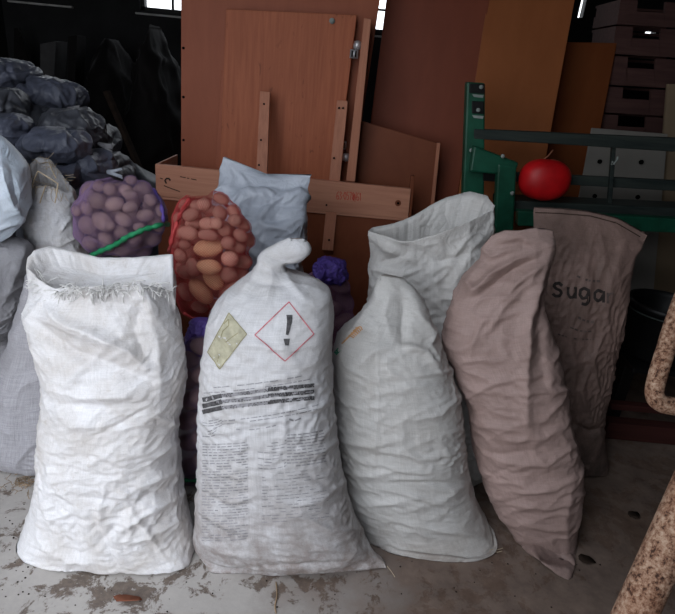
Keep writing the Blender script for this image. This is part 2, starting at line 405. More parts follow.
BVH = {}
def sack(name, m, rows, label, cat='sack', group=None, N=300, NR=240, folds=(), crumple=.004, cfreq=9, fine=.0015, ffreq=38,
         stretch=(1, 1, 1), lump=.0, lfreq=9, seed=0, open_top=None, floor=True, roundtop=True, kind=None, parent=None, grow=(.05, .09, .05), iters=150, katt=.008, kb=.02):
    R = []
    for r in rows:
        if isinstance(r, np.ndarray): R.append(r)
        elif r[0] == 'p': R.append(poly_row(r[1], r[2], N))
        elif r[0] == 'w':
            _, xl, xr, z, Y, df, db = r[:7]; R.append(loop((xl, Y, z), (xr, Y, z), df, db, 2.4, N))
        else: R.append(ell_row(*r[:7], n=(r[7] if len(r) > 7 else 2.4), N=N))
    R = np.stack(R)
    # smooth through the rows
    cen = R.mean(1); s = np.concatenate([[0], np.cumsum(np.linalg.norm(np.diff(cen, axis=0), axis=1) + .004)])
    t = np.linspace(0, s[-1], NR); k = np.searchsorted(s, t, 'right').clip(1, len(s) - 1) - 1
    f = ((t - s[k]) / (s[k + 1] - s[k]))[:, None, None]
    km, k2, k3 = (k - 1).clip(0), k + 1, (k + 2).clip(0, len(s) - 1)
    hseg = (s[k + 1] - s[k])[:, None, None]
    d1 = (s[k2] - s[km])[:, None, None]; d2 = (s[k3] - s[k])[:, None, None]
    m1 = (R[k2] - R[km]) / d1 * hseg; m2 = (R[k3] - R[k]) / d2 * hseg
    G = R[k] * (2 * f ** 3 - 3 * f ** 2 + 1) + m1 * (f ** 3 - 2 * f ** 2 + f) + R[k2] * (-2 * f ** 3 + 3 * f ** 2) + m2 * (f ** 3 - f ** 2)
    # displacement along the normal
    du = np.roll(G, -1, 1) - np.roll(G, 1, 1); dv = np.gradient(G, axis=0)
    nr = np.cross(du, dv); nr /= np.linalg.norm(nr, axis=2)[..., None] + 1e-9
    cenr = G.mean(1, keepdims=True); sgn = np.sign(((G - cenr) * nr).sum(2)); sgn = np.sign(np.median(sgn)) or 1
    nr *= sgn
    q = G * np.array(stretch) + seed * 3.17
    wq = np.stack([noise(q * 5 + 11), noise(q * 5 + 31), noise(q * 5 + 57)], -1) * .35
    d = crumple * (ridged(q * cfreq + wq * 1.4) - .35) + crumple * .8 * noise(q * cfreq * .45 + 5)
    d += fine * (ridged(q * ffreq + wq * 3) - .35) + fine * .8 * noise(q * ffreq * 1.7)
    if lump: d += lump * (1 - 2 * np.abs(noise(q * lfreq + 71))).clip(-.2, 1)
    if len(folds):
        px, py = proj(G); d += 1.35 * fold_field(px, py, folds) * (nr @ -cf > -.1)
    wid = np.linalg.norm(G[:, N // 2] - G[:, 0], axis=1) / 2; dep = np.linalg.norm(G[:, N // 4] - G[:, 3 * N // 4], axis=1) / 2
    lim = np.minimum(1, np.minimum(wid, dep) / .05)[:, None].clip(.12, 1)
    B0 = G
    G = G + nr * (d * lim)[..., None]
    if iters: G = buckle(G, G * .85 + B0 * .15, *grow, iters, katt, kb, seed)
    if floor: G[..., 2] = np.maximum(G[..., 2], .001 + .0 * G[..., 2])
    rowsG = [g for g in G]
    if open_top:
        rim = G[-1]; c = rim.mean(0)
        depth, inset = open_top[:2]
        rowsG.append(rim + (c - rim) * .012 + (0, 0, .002))
        for q_ in np.linspace(.12, 1, 14):
            g = rim + (c - rim) * (.03 + (inset - .03) * q_ ** .8); g = g - (0, 0, 1) * np.array([0, 0, depth * q_])
            # inner wall follows the outer one lower down
            g = g + nr[-1] * (.010 * noise(g * 16 + 3))[:, None] * q_
            rowsG.append(g)
    A = np.stack(rowsG); nr_ = len(A)
    V = A.reshape(-1, 3)
    ii, jj = np.meshgrid(np.arange(nr_ - 1), np.arange(N), indexing='ij'); jn = (jj + 1) % N
    Fq = np.stack([ii * N + jj, ii * N + jn, (ii + 1) * N + jn, (ii + 1) * N + jj], -1).reshape(-1, 4)
    nb = len(V)
    V = np.concatenate([V, A[0].mean(0)[None] + (0 if not floor else 0), A[-1].mean(0)[None]])
    faces = [tuple(x) for x in Fq.tolist()]
    faces += [(nb, (j + 1) % N, j) for j in range(N)] + [(nb + 1, (nr_ - 1) * N + j, (nr_ - 1) * N + (j + 1) % N) for j in range(N)]
    me = bpy.data.meshes.new(name); me.from_pydata(V.tolist(), [], faces); me.update()
    # UV in metres
    per = np.linalg.norm(np.roll(G, -1, 1) - G, axis=2).sum(1).max()
    vv = np.concatenate([[0], np.cumsum(np.linalg.norm(np.diff(A.mean(1), axis=0), axis=1))])
    uv = me.uv_layers.new(name='UVMap')
    U0 = (jj / N * per); U1 = ((jj + 1) / N * per); V0 = vv[ii]; V1 = vv[ii + 1]
    q4 = np.stack([U0, V0, U1, V0, U1, V1, U0, V1], -1).reshape(-1)
    cap = np.zeros(2 * N * 3 * 2); allu = np.concatenate([q4, cap]); uv.data.foreach_set('uv', allu.astype(np.float32))
    o = link(name, me, m, parent)
    if label: tag(o, label, cat, group, kind)
    BVH[o] = BVHTree.FromPolygons([tuple(v) for v in V.tolist()], faces)
    o_grid[o] = A
    return o
o_grid = {}

def hit(o, px, py, off=.0012):
    d = Vector(ray(px, py)).normalized()
    loc, n, i, dist = BVH[o].ray_cast(Vector(CC), d)
    if loc is None: return None
    if n.dot(d) > 0: n = -n
    return np.array(loc) + np.array(n) * off
class Print:
    """ink that lies on a sack's cloth: ribbons laid over the real surface"""
    def __init__(s, o, off=.0014): s.o = o; s.mb = MB(); s.off = off
    def ribbon(s, pts, w, step=1.5, w2=None):
        pts = np.asarray(pts, float); tot = np.linalg.norm(np.diff(pts, axis=0), axis=1).sum(); n = max(2, int(tot / step) + 1)
        p = resample(pts, n); d = np.gradient(p, axis=0); d /= np.linalg.norm(d, axis=1)[:, None] + 1e-9
        nn = np.stack([-d[:, 1], d[:, 0]], 1); prev = None
        ws = np.linspace(w, w2 if w2 is not None else w, n)
        for k in range(n):
            a = hit(s.o, *(p[k] - nn[k] * ws[k] / 2), s.off); b = hit(s.o, *(p[k] + nn[k] * ws[k] / 2), s.off)
            if a is None or b is None or np.linalg.norm(a - b) > .05: prev = None; continue
            if prev is not None and np.linalg.norm(a - prev[0]) < .03: s.mb.add([prev[0], prev[1], b, a], [(0, 1, 2, 3)])
            prev = (a, b)
    def fill(s, quad, n=8):
        q = [np.asarray(x, float) for x in quad]
        for k in range(n):
            t = (k + .5) / n; a = q[0] + (q[3] - q[0]) * t; b = q[1] + (q[2] - q[1]) * t
            w = np.linalg.norm(q[3] - q[0]) / n * 1.05
            s.ribbon([a, b], w)
    def build(s, name, m):
        ob = s.mb.build(name, m, None, True); ob.parent = s.o; return ob

def threads(o, seeds, n, ln, name='frayed_threads', m='thread', r=.0007, seed=1, droop=.5):
    rr = random.Random(seed); mb = MB()
    for _ in range(n):
        b = np.asarray(rr.choice(seeds), float) + np.array([rr.gauss(0, .004), rr.gauss(0, .003), rr.gauss(0, .004)])
        d = np.array([rr.gauss(0, 1), -abs(rr.gauss(.3, .5)), rr.gauss(-.1, .8)]); d /= np.linalg.norm(d)
        l = rr.uniform(*ln); pts = []; cur = b.copy(); k2 = np.array([rr.gauss(0, .7), rr.gauss(0, .5), rr.gauss(0, .7)])
        for i in range(6):
            pts.append(cur.copy()); cur = cur + d * l / 5; d = d + k2 * .3 + np.array([0, 0, -droop * .3]); d /= np.linalg.norm(d)
        mb.tube(pts, r, 4)
    ob = mb.build(name, m, None, True); ob.parent = o; ob['kind'] = 'stuff'; return ob

def py_at(px, Y, z=0.0):
    a = ray(px, 0); b = ray(px, 1) - a
    k = (z - CH) / Y
    return (k * a[1] - a[2]) / (b[2] - k * b[1])
def fl(xl, xr, Y, z, df, db, n=2.4):
    return (xl, py_at(xl, Y, z), xr, py_at(xr, Y, z), Y, df, db, n)

# ================================================================== sacks of the front row
white = sack('woven_sack', 'white', [
    fl(30, 187, 1.235, .0, .05, .10, 2.8), fl(24, 191, 1.245, .012, .085, .13, 3.2),
    (23, 538, 191, 540, 1.275, .12, .14, 2.8), (31, 516, 187, 520, 1.30, .145, .15), (39, 485, 180, 490, 1.315, .155, .15),
    (44, 450, 176, 450, 1.325, .155, .14), (45, 420, 178, 420, 1.33, .15, .14), (50, 390, 183, 385, 1.335, .145, .13),
    (47, 365, 182, 362, 1.34, .14, .13), (38, 335, 180, 340, 1.35, .13, .13), (28, 310, 177, 316, 1.365, .12, .12),
    ('p', [(27, 290, 1.38), (34, 298, 1.31), (60, 303, 1.265), (104, 304, 1.26), (150, 303, 1.28), (177, 303, 1.36)],
          [(175, 290, 1.43), (140, 280, 1.47), (75, 275, 1.475), (40, 275, 1.45), (28, 283, 1.41)]),
    ('p', [(27, 268, 1.385), (38, 280, 1.32), (54, 289, 1.285), (81, 287, 1.265), (104, 287, 1.265), (140, 284, 1.285), (174, 291, 1.36)],
          [(174, 255, 1.43), (137, 258, 1.47), (98, 258, 1.475), (75, 252, 1.475), (49, 247, 1.46), (34, 251, 1.43), (28, 261, 1.40)])],
    'white woven sack in front at the far left, with an open frayed mouth', group='woven sacks in the front row',
    crumple=.006, cfreq=8, fine=.0022, ffreq=30, seed=1, stretch=(1, 1, 1.25), open_top=(.045, .2),
    folds=[([(34, 322), (68, 350), (110, 366), (150, 380)], -.020, 8), ([(60, 318), (95, 335), (130, 352), (150, 372)], .022, 7), ([(38, 300), (70, 325), (100, 330)], .012, 6),
           ([(50, 390), (80, 398), (120, 396), (150, 402)], .010, 5), ([(60, 405), (100, 408), (130, 402)], -.009, 5),
           ([(48, 405), (75, 425), (110, 428)], .008, 5), ([(150, 310), (158, 350), (160, 400)], .008, 5),
           ([(140, 305), (135, 330), (145, 360)], -.009, 6),
           ([(185, 440), (150, 455), (110, 450)], .009, 5), ([(186, 465), (140, 485), (115, 500)], .009, 5),
           ([(188, 490), (150, 510), (120, 530)], .009, 5), ([(189, 515), (160, 530), (130, 545)], .008, 5),
           ([(188, 480), (150, 495), (110, 520)], -.008, 5), ([(42, 455), (60, 490), (90, 515)], .008, 6),
           ([(50, 470), (45, 510), (60, 540)], .007, 6), ([(30, 540), (70, 560), (110, 565)], .006, 5)] +
          auto_folds(5, 26, (50, 330, 180, 550), 14, 30, (30, 80), (.002, .005), (2.5, 4.5)))
A = o_grid[white]
rim = A[239]
threads(white, [rim[k] + (0, -.004, rnd.uniform(-.012, .004)) for k in range(50, 146)] * 2, 170, (.012, .04), seed=4, name='frayed_threads', r=.0012, droop=.9)
threads(white, [A[245][k] for k in range(8, 50)], 70, (.02, .05), seed=5, name='loose_strands', droop=.1, r=.0009)

ghs = sack('woven_sack', 'ghs', [
    ('p', [(199, 556, 1.255), (212, 577, 1.205), (240, 575, 1.212), (290, 575, 1.218), (340, 572, 1.235), (388, 568, 1.277)],
          [(386, 563, 1.30), (330, 540, 1.37), (270, 538, 1.37), (215, 545, 1.33), (200, 553, 1.27)]),
    ('p', [(195, 552, 1.265), (211, 573, 1.205), (240, 571, 1.21), (290, 571, 1.214), (340, 566, 1.235), (386, 563, 1.28)],
          [(382, 557, 1.32), (330, 535, 1.39), (270, 533, 1.39), (215, 540, 1.34), (198, 548, 1.28)]),
    (194, 538, 368, 548, 1.295, .105, .12), (197, 510, 355, 520, 1.31, .135, .14), (199, 470, 345, 485, 1.325, .15, .12),
    (200, 430, 338, 448, 1.335, .155, .12), (201, 400, 334, 410, 1.345, .15, .12), (203, 370, 332, 375, 1.355, .15, .14),
    (205, 345, 331, 350, 1.365, .145, .14), (208, 325, 333, 325, 1.375, .135, .13), (215, 305, 332, 305, 1.39, .12, .12),
    (226, 291, 329, 292, 1.40, .10, .10), (241, 280, 316, 282, 1.41, .075, .07), (252, 271, 299, 276, 1.415, .055, .05),
    (257, 263, 287, 271, 1.42, .04, .04), (258, 256, 287, 264, 1.42, .036, .035), (264, 250, 301, 261, 1.42, .03, .03),
    (273, 245, 311, 251, 1.42, .024, .024), (283, 240, 309, 243, 1.42, .014, .014), (288, 238, 303, 239, 1.42, .006, .006)],
    'white woven sack printed with a red diamond, exclamation mark and dark bars, neck twisted shut', group='woven sacks in the front row',
    crumple=.0035, cfreq=8, fine=.0012, ffreq=32, seed=2,
    folds=[([(262, 262), (255, 275), (240, 295)], .007, 4), ([(270, 264), (272, 280), (268, 300)], .006, 4), ([(280, 266), (290, 282), (305, 300)], .007, 4),
           ([(268, 255), (285, 262), (296, 258)], -.008, 3), ([(250, 280), (275, 285), (300, 284)], -.005, 4),
           ([(205, 330), (240, 345), (280, 350), (320, 345)], .003, 5), ([(228, 298), (222, 330), (215, 350)], .005, 6),
           ([(330, 400), (310, 410), (290, 408)], .006, 4), ([(338, 440), (318, 452), (300, 450)], .006, 4), ([(345, 480), (320, 500), (290, 505)], .006, 5),
           ([(365, 530), (330, 530), (300, 515)], .007, 5), ([(376, 552), (340, 550), (310, 545)], .006, 5), ([(198, 500), (215, 520), (240, 530)], .006, 5),
           ([(200, 540), (225, 552), (260, 556)], .006, 5), ([(216, 571), (270, 566), (340, 563), (386, 565)], -.004, 2.5),
           ([(200, 420), (215, 432), (235, 432)], .005, 4)] +
          auto_folds(9, 14, (205, 340, 335, 540), 5, 30, (25, 60), (.0015, .0035), (2.5, 4.5)))
# print of the sack
P = Print(ghs)
dm = [(289, 302), (313.7, 334), (285, 361), (255, 335)]
for a, b in zip(dm, dm[1:] + dm[:1]): P.ribbon([a, b], 1.15)
P.build('red_diamond_print', 'inkred')
P = Print(ghs)
P.ribbon([(289.5, 315), (289.5, 322), (288, 330), (287, 335)], 6.2, 1, 2.6)
for k in range(5): P.ribbon([(283.6 + k * .3, 339.6 + k * 1.35), (289.6 - k * .2, 339.4 + k * 1.35)], 1.5)
P.build('exclamation_mark_print', 'ink')
P = Print(ghs, .0010); P.fill([(229, 313), (247, 334), (220, 369), (208, 352)], 14); P.build('yellow_diamond_print', 'inkyellow')
P = Print(ghs, .0018)
for a, b in (((229, 313), (247, 334)), ((247, 334), (220, 369)), ((220, 369), (208, 352)), ((208, 352), (229, 313))): P.ribbon([a, b], .8)
P.ribbon([(224, 324), (229, 319), (229, 326), (223, 331), (221, 338)], .9); P.ribbon([(219, 356), (218, 362)], .9); P.ribbon([(226, 342), (238, 333)], .7)
P.build('olive_symbol_print', 'inkolive')
rr = random.Random(11)
P = Print(ghs); PB = Print(ghs)
def line(a, b, w, pr, gap=(.8, 1.6), word=(2.5, 8), bend=2.0, skip=.1):
    a = np.asarray(a, float); b = np.asarray(b, float); L = np.linalg.norm(b - a); t = 0
    while t < L - 1:
        l = min(rr.uniform(*word), L - t)
        if rr.random() > skip:
            q = [a + (b - a) * ((t + l * k) / L) + (0, bend * 4 * ((t + l * k) / L) * (1 - (t + l * k) / L)) for k in (0, 1)]
            pr.ribbon(q, w * rr.uniform(.8, 1.1), 2)
        t += l + rr.uniform(*gap)
for k in range(3):                                   # three dark bars with pale lettering
    y0, y1 = 400 + k * 6.0, 385 + k * 6.3
    bar = [(203, y0), (222, y0 - 4.4), (250, y0 - 7.6), (275, y1 + 3.8), (314, y1)]
    P.ribbon(bar, 3.6); PB.off = .0019; PB.ribbon(bar[:2], 4.6)
    for q in range(3):
        o_ = -1.3 + q * 1.3
        line((222, y0 - 4.4 + o_), (275, y1 + 3.8 + o_), .8, PB, (.5, 2.0), (.6, 2.2), .4, .45)
        line((268, y1 + 4.2 + o_), (314, y1 + o_), 1.4, PB, (.3, .8), (1.5, 6), .2, .12)
for y0, y1, x0, x1 in ((388, 375, 205, 306), (393, 379, 204, 310), (421, 405, 222, 318), (424, 409, 222, 317)): line((x0, y0), (x1, y1), 1.0, P)
for k in range(7): line((203, 420 + k * 2.7), (222 - (k > 3) * 5, 417 + k * 2.7), 1.0, P)
line((289, 419), (301, 418), 1.6, P); line((236, 429), (276, 425), 1.0, P)
for k in range(36): line((203 - k * .03, 444 + k * 2.75), (248, 442 + k * 2.75), 1.0 if k < 20 else .8, P, bend=1.0, skip=.1 + k * .006)
for k in range(9): line((258, 442 + k * 3.2), (286, 440 + k * 3.2), .8, P, skip=.4)
for k in range(11): line((287, 435 + k * 3.1), (324 + k * .2, 430 + k * 3.1), 1.1, P, skip=.05, bend=1)
for k in range(16): line((262, 474 + k * 3.2), (322 + k * .6, 468 + k * 3.2), .7, P, skip=.45, bend=1)
P.build('small_text_print', 'inkpale'); PB.build('dark_bar_print', 'ink')
mb = MB(); mb.tube(smooth_path([PY(387, 566, 1.265), PY(391, 571, 1.25), PY(395, 577, 1.235) - (0, 0, .0)], 4), .0011, 5); mb.build('seam_thread', 'twine', None, True).parent = ghs

grey = sack('woven_sack', 'grey', [
    fl(390, 490, 1.43, .0, .065, .12, 2.8), fl(374, 496, 1.435, .012, .10, .13, 3),
    (360, 535, 494, 536, 1.455, .125, .13), (346, 510, 483, 513, 1.495, .14, .14), (340, 480, 473, 490, 1.505, .15, .14),
    (336, 450, 466, 460, 1.510, .155, .14), (334, 420, 463, 430, 1.515, .155, .14), (333, 390, 460, 400, 1.520, .15, .14),
    (332, 365, 452, 375, 1.525, .14, .13), (334, 345, 443, 352, 1.530, .125, .12), (341, 330, 438, 339, 1.535, .105, .09),
    (354, 318, 434, 329, 1.540, .08, .06), (366, 306, 430, 318, 1.545, .055, .045), (373, 292, 425, 303, 1.545, .04, .035), (377, 281, 415, 288, 1.545, .03, .025),
    (381, 275, 405, 279, 1.545, .012, .012)],
    'plump grey-white woven sack standing right of the sack with the exclamation mark', group='woven sacks in the front row',
    crumple=.004, cfreq=8, fine=.0013, ffreq=34, seed=3, stretch=(1, 1, 1.6),
    folds=[([(378, 280), (376, 300), (350, 335), (338, 360)], .010, 4), ([(400, 285), (404, 310), (402, 345)], -.014, 5), ([(412, 290), (420, 315), (440, 345)], .008, 5),
           ([(402, 345), (425, 352), (440, 372)], .012, 5), ([(395, 345), (375, 350), (345, 380)], .008, 6), ([(436, 322), (430, 345), (440, 365)], .009, 4),
           ([(390, 290), (385, 315), (392, 338)], .007, 4),
           ([(336, 402), (360, 408), (390, 405)], .006, 4), ([(460, 395), (440, 415), (410, 420)], .007, 4), ([(340, 440), (370, 446), (400, 440)], .005, 4),
           ([(338, 470), (365, 476), (400, 470), (440, 474)], .006, 4), ([(345, 505), (380, 505), (420, 498)], .006, 4), ([(470, 480), (445, 500), (400, 512)], .006, 4),
           ([(490, 540), (460, 530), (430, 530)], .006, 4), ([(377, 290), (379, 400), (374, 480), (376, 550)], .002, 1.5)] +
          auto_folds(21, 26, (340, 370, 470, 545), 2, 14, (30, 80), (.0015, .004), (2.0, 4)))
P = Print(grey)
for k in range(7): P.ribbon([(342 + k * 2.2, 344 - k * 2.6), (350 + k * 1.8, 336 - k * 1.6), (354 + k * 1.4, 338 - k * 1.3)], 1.3)
P.build('orange_crest_print', 'inkorange')
P = Print(grey); P.ribbon([(334.5, 355), (340, 349)], 4); P.build('green_crest_print', 'inkgreen')
mb = MB(); mb.tube(smooth_path([PZ(488, 549, .006), PZ(496, 550, .004), PZ(503, 548, .003)], 4), .0012, 5); mb.tube(smooth_path([PZ(489, 551, .004), PZ(497, 552, .003), PZ(502, 551, .003)], 4), .0012, 5)
mb.build('seam_thread', 'twine', None, True).parent = grey

pink = sack('woven_sack', 'pink', [
    ('p', [(553, 570, 1.325), (560, 576, 1.312), (568, 581, 1.304), (571, 579, 1.315)], [(572, 574, 1.34), (565, 568, 1.37), (558, 567, 1.36), (553, 568, 1.34)]),
    (536, 556, 574, 564, 1.36, .03, .06), (517, 540, 575, 545, 1.455, .06, .10), (504, 522, 577, 522, 1.485, .085, .12), (491, 500, 581, 497, 1.510, .11, .13), (480, 475, 581, 472, 1.530, .125, .13),
    (473, 450, 577, 447, 1.545, .13, .13), (470, 420, 571, 420, 1.555, .13, .13), (466, 400, 567, 395, 1.565, .125, .12),
    (458, 385, 563, 372, 1.575, .12, .115), (451, 365, 557, 348, 1.585, .11, .11), (442, 345, 549, 325, 1.595, .10, .10),
    (446, 325, 546, 312, 1.605, .085, .09), (450, 306, 545, 296, 1.615, .075, .08), (458, 287, 548, 277, 1.625, .062, .065), (470, 269, 551, 261, 1.63, .05, .045, 2.0),
    (479, 258, 553, 249, 1.635, .042, .03, 1.9), (484, 248, 554.5, 241, 1.635, .036, .02, 1.8),
    ('p', [(488, 241, 1.63), (500, 238, 1.612), (518, 236, 1.607), (538, 234, 1.612), (554, 236, 1.63)], [(554, 235, 1.64), (535, 233, 1.645), (515, 235, 1.645), (500, 237, 1.645), (488, 240, 1.64)]),
    ('p', [(492, 236, 1.63), (505, 231, 1.618), (518, 231.5, 1.614), (536, 228, 1.618), (553, 231, 1.63)], [(553, 230.5, 1.636), (536, 227.5, 1.64), (518, 231, 1.64), (505, 230.5, 1.64), (492, 235.5, 1.636)])],
    'pinkish-brown woven sack leaning over to its pointed bottom corner, top folded down', group='woven sacks in the front row',
    crumple=.006, cfreq=8, fine=.0014, ffreq=32, seed=4, stretch=(1, 1, 1.6),
    folds=[([(552, 240), (528, 318), (525, 370), (526, 425)], .022, 7), ([(548, 262), (540, 330), (545, 380)], -.012, 8), ([(550, 300), (546, 350), (552, 400)], .006, 5),
           ([(489, 238), (485, 250), (492, 257), (506, 250)], .016, 4), ([(505, 240), (520, 236), (532, 241)], .012, 4), ([(500, 246), (518, 243), (530, 247)], -.014, 3),
           ([(532, 252), (515, 260), (490, 275), (470, 294)], .016, 4), ([(538, 258), (515, 269), (485, 291)], -.014, 4), ([(540, 264), (520, 279), (500, 302)], .012, 4), ([(530, 280), (505, 305), (485, 335)], .009, 5),
           ([(485, 260), (468, 282), (474, 291), (490, 280)], .012, 4), ([(500, 300), (480, 325), (468, 360)], .007, 5), ([(535, 240), (534, 262), (528, 290)], .008, 4),
           ([(466, 420), (500, 428), (530, 432)], .006, 4), ([(570, 420), (545, 438), (500, 440)], .007, 4), ([(576, 445), (545, 465), (500, 462)], .008, 4),
           ([(580, 475), (555, 488), (510, 492)], .008, 4), ([(580, 500), (550, 508), (505, 505)], .008, 4), ([(577, 525), (555, 530), (520, 525)], .007, 4),
           ([(572, 480), (565, 520), (568, 570)], .008, 5), ([(470, 450), (500, 455), (540, 450)], -.006, 4)] +
          auto_folds(31, 30, (465, 380, 575, 545), -8, 14, (30, 80), (.002, .0045), (2.0, 4)))

# ================================================================== sacks of the rows behind
opensack = sack('woven_sack', 'open', [
    fl(392, 482, 1.80, 0, .11, .11, 2.6), fl(384, 488, 1.80, .03, .14, .13), fl(380, 490, 1.80, .2, .15, .14), fl(374, 490, 1.80, .45, .14, .13),
    (369, 318, 489, 322, 1.81, .11, .12), (368, 290, 489, 292, 1.82, .10, .11), (369, 262, 491, 262, 1.83, .10, .11),
    ('p', [(369, 243, 1.82), (385, 250, 1.76), (412, 254, 1.73), (440, 247, 1.735), (470, 237, 1.76), (494, 226, 1.82)], [(494, 222, 1.86), (480, 216, 1.92), (450, 214, 1.94), (415, 227, 1.91), (390, 235, 1.88), (371, 240, 1.85)]),
    ('p', [(369, 231, 1.82), (385, 237, 1.76), (400, 242, 1.735), (412, 242, 1.73), (440, 233, 1.735), (470, 222, 1.76), (494, 210, 1.82)],
          [(494, 206, 1.86), (486, 196, 1.91), (470, 192, 1.94), (446, 198, 1.95), (430, 206, 1.94), (412, 217, 1.91), (392, 224, 1.88), (371, 229, 1.85)])],
    'pale grey woven sack with a wide open mouth, behind the front row', group='woven sacks behind the front row',
    crumple=.006, cfreq=9, fine=.0025, ffreq=30, seed=5, open_top=(.16, .22),
    folds=[([(376, 238), (395, 255), (412, 262)], .010, 4), ([(412, 243), (405, 255), (380, 262)], -.012, 5), ([(372, 270), (400, 276), (420, 270)], .008, 4),
           ([(374, 292), (390, 276), (400, 290)], .008, 4), ([(440, 245), (432, 270), (440, 300)], .006, 4), ([(470, 235), (450, 262), (430, 275)], .008, 4),
           ([(490, 230), (470, 250), (450, 290)], .006, 4), ([(415, 250), (440, 262), (480, 250)], -.008, 4)] + auto_folds(41, 12, (375, 245, 488, 310), 30, 50, (15, 40), (.003, .006), (2, 4)))

sugar = sack('woven_sack', 'sugar', [
    fl(548, 606, 1.90, 0, .07, .07, 2.8), fl(542, 606, 1.90, .015, .09, .08), (536, 445, 604, 443, 1.90, .09, .09), (532, 420, 603, 418, 1.905, .085, .09),
    (531, 395, 608, 393, 1.91, .08, .09), (530, 360, 615, 360, 1.92, .075, .085), (530, 330, 623, 326, 1.93, .07, .08), (530, 290, 629, 286, 1.945, .06, .07),
    (531, 258, 635, 258, 1.96, .045, .05), (532, 236, 643, 247, 1.97, .028, .03),
    ('p', [(533, 214, 1.975), (560, 216, 1.963), (590, 218, 1.963), (618, 225, 1.965), (646, 240, 1.975)], [(646, 239, 1.98), (618, 224, 1.99), (590, 217, 1.99), (560, 215, 1.99), (533, 213, 1.98)]),
    ('p', [(534, 208, 1.98), (560, 209, 1.972), (590, 212, 1.972), (618, 219, 1.974), (648, 235, 1.98)], [(648, 234, 1.984), (618, 218, 1.986), (590, 211, 1.986), (560, 208, 1.986), (534, 207, 1.983)])],
    'dingy half-empty sack printed with sugar, its top sewn flat, at the right', group='woven sacks behind the front row',
    crumple=.005, cfreq=8, fine=.0018, ffreq=28, seed=6, stretch=(1.5, 1, .7),
    folds=[([(580, 262), (590, 280), (585, 310)], .008, 5), ([(600, 250), (610, 280), (606, 320)], .007, 5), ([(625, 240), (615, 265), (622, 300)], .008, 5), ([(592, 362), (580, 390), (590, 420)], .010, 5),
           ([(605, 330), (592, 360), (600, 400)], .008, 5), ([(570, 330), (575, 370), (570, 410)], .010, 6), ([(545, 225), (552, 260), (548, 300)], .006, 5), ([(575, 425), (590, 432), (604, 428)], -.010, 3)])
P = Print(sugar, .002)
P.ribbon([(562, 286), (559, 283), (555, 283.5), (553.5, 286), (556, 288.5), (560, 290), (561.5, 293), (559, 296), (555, 296), (552.5, 293.5)], 3.0, 1)
P.ribbon([(568, 287), (568, 294), (570, 297.5), (573, 297), (575, 293)], 3.0, 1); P.ribbon([(575.5, 287), (575.5, 298.5)], 3.0, 1)
P.ribbon([(588, 290), (584, 288), (580.5, 290), (580, 295), (582.5, 298.5), (586, 297.5), (588, 294)], 3.0, 1); P.ribbon([(588.5, 289), (588.5, 301), (586, 304.5), (581.5, 303.5)], 3.0, 1)
P.ribbon([(602, 292), (598, 290), (594.5, 293), (594.5, 298), (597.5, 301), (601, 299), (603, 295)], 3.0, 1); P.ribbon([(603.5, 291), (603.5, 302.5)], 3.0, 1)
P.build('sugar_lettering', 'sugarink')
P = Print(sugar, .002); P.ribbon([(607.5, 292.5), (607.5, 303.5)], 2.2, 1); P.ribbon([(608, 296), (610, 293.5), (613, 293.5)], 2.0, 1); P.build('worn_letter', 'sugarinkpale')
for a_, b_, w_ in (((577, 276), (601, 281), 2.2), ((578, 317), (598, 322), 2.4), ((570, 327), (592, 331), 1.8), ((558, 334), (594, 339), 1.4)):
    P = Print(sugar, .002); line(a_, b_, w_, P, word=(2, 4)); P.build('small_lettering', 'sugarinkpale')
P = Print(sugar, .002); P.ribbon([(535, 212.5), (560, 213.5), (590, 216), (616, 223), (640, 237)], .9); P.build('stitched_seam', 'inkbrown')

bluebag = sack('plastic_sack', 'blue', [
    fl(222, 300, 2.02, 0, .10, .10, 2.6), fl(216, 304, 2.02, .04, .13, .12), fl(214, 305, 2.02, .3, .14, .13), fl(214, 303, 2.02, .55, .13, .12),
    (214, 258, 297, 258, 2.02, .12, .11), (213, 240, 301, 240, 2.025, .115, .11), (214, 218, 305, 220, 2.03, .10, .10), (215, 202, 307, 205, 2.04, .075, .08),
    (218, 186, 308, 193, 2.05, .045, .05), ('p', [(220, 172, 2.06), (235, 178, 2.04), (258, 186, 2.035), (285, 189, 2.04), (310, 184, 2.06)], [(310, 183, 2.07), (285, 187, 2.075), (258, 184, 2.075), (235, 176, 2.075), (220, 171, 2.07)]),
    ('p', [(223, 158, 2.065), (238, 170, 2.058), (258, 178, 2.056), (284, 181, 2.058), (312, 175, 2.065)], [(312, 174, 2.07), (284, 179, 2.072), (258, 176, 2.072), (238, 168, 2.072), (224, 157, 2.07)])],
    'pale blue-grey plastic sack with drooping open top, in front of the wooden box', 'sack',
    grow=(.08, .12, .09), crumple=.007, cfreq=8, fine=.0016, ffreq=26, lump=.016, lfreq=11, seed=7,
    folds=[([(225, 162), (232, 178), (228, 195)], .007, 3), ([(240, 172), (248, 186), (255, 195)], .006, 3), ([(260, 179), (266, 190), (280, 198)], .006, 3), ([(310, 178), (300, 190), (290, 200)], .008, 3),
           ([(232, 166), (242, 182), (240, 198)], -.006, 3), ([(283, 182), (288, 195), (284, 205)], .006, 3), ([(300, 215), (270, 222), (235, 215)], -.006, 4), ([(240, 205), (270, 204), (300, 206)], -.006, 4)])

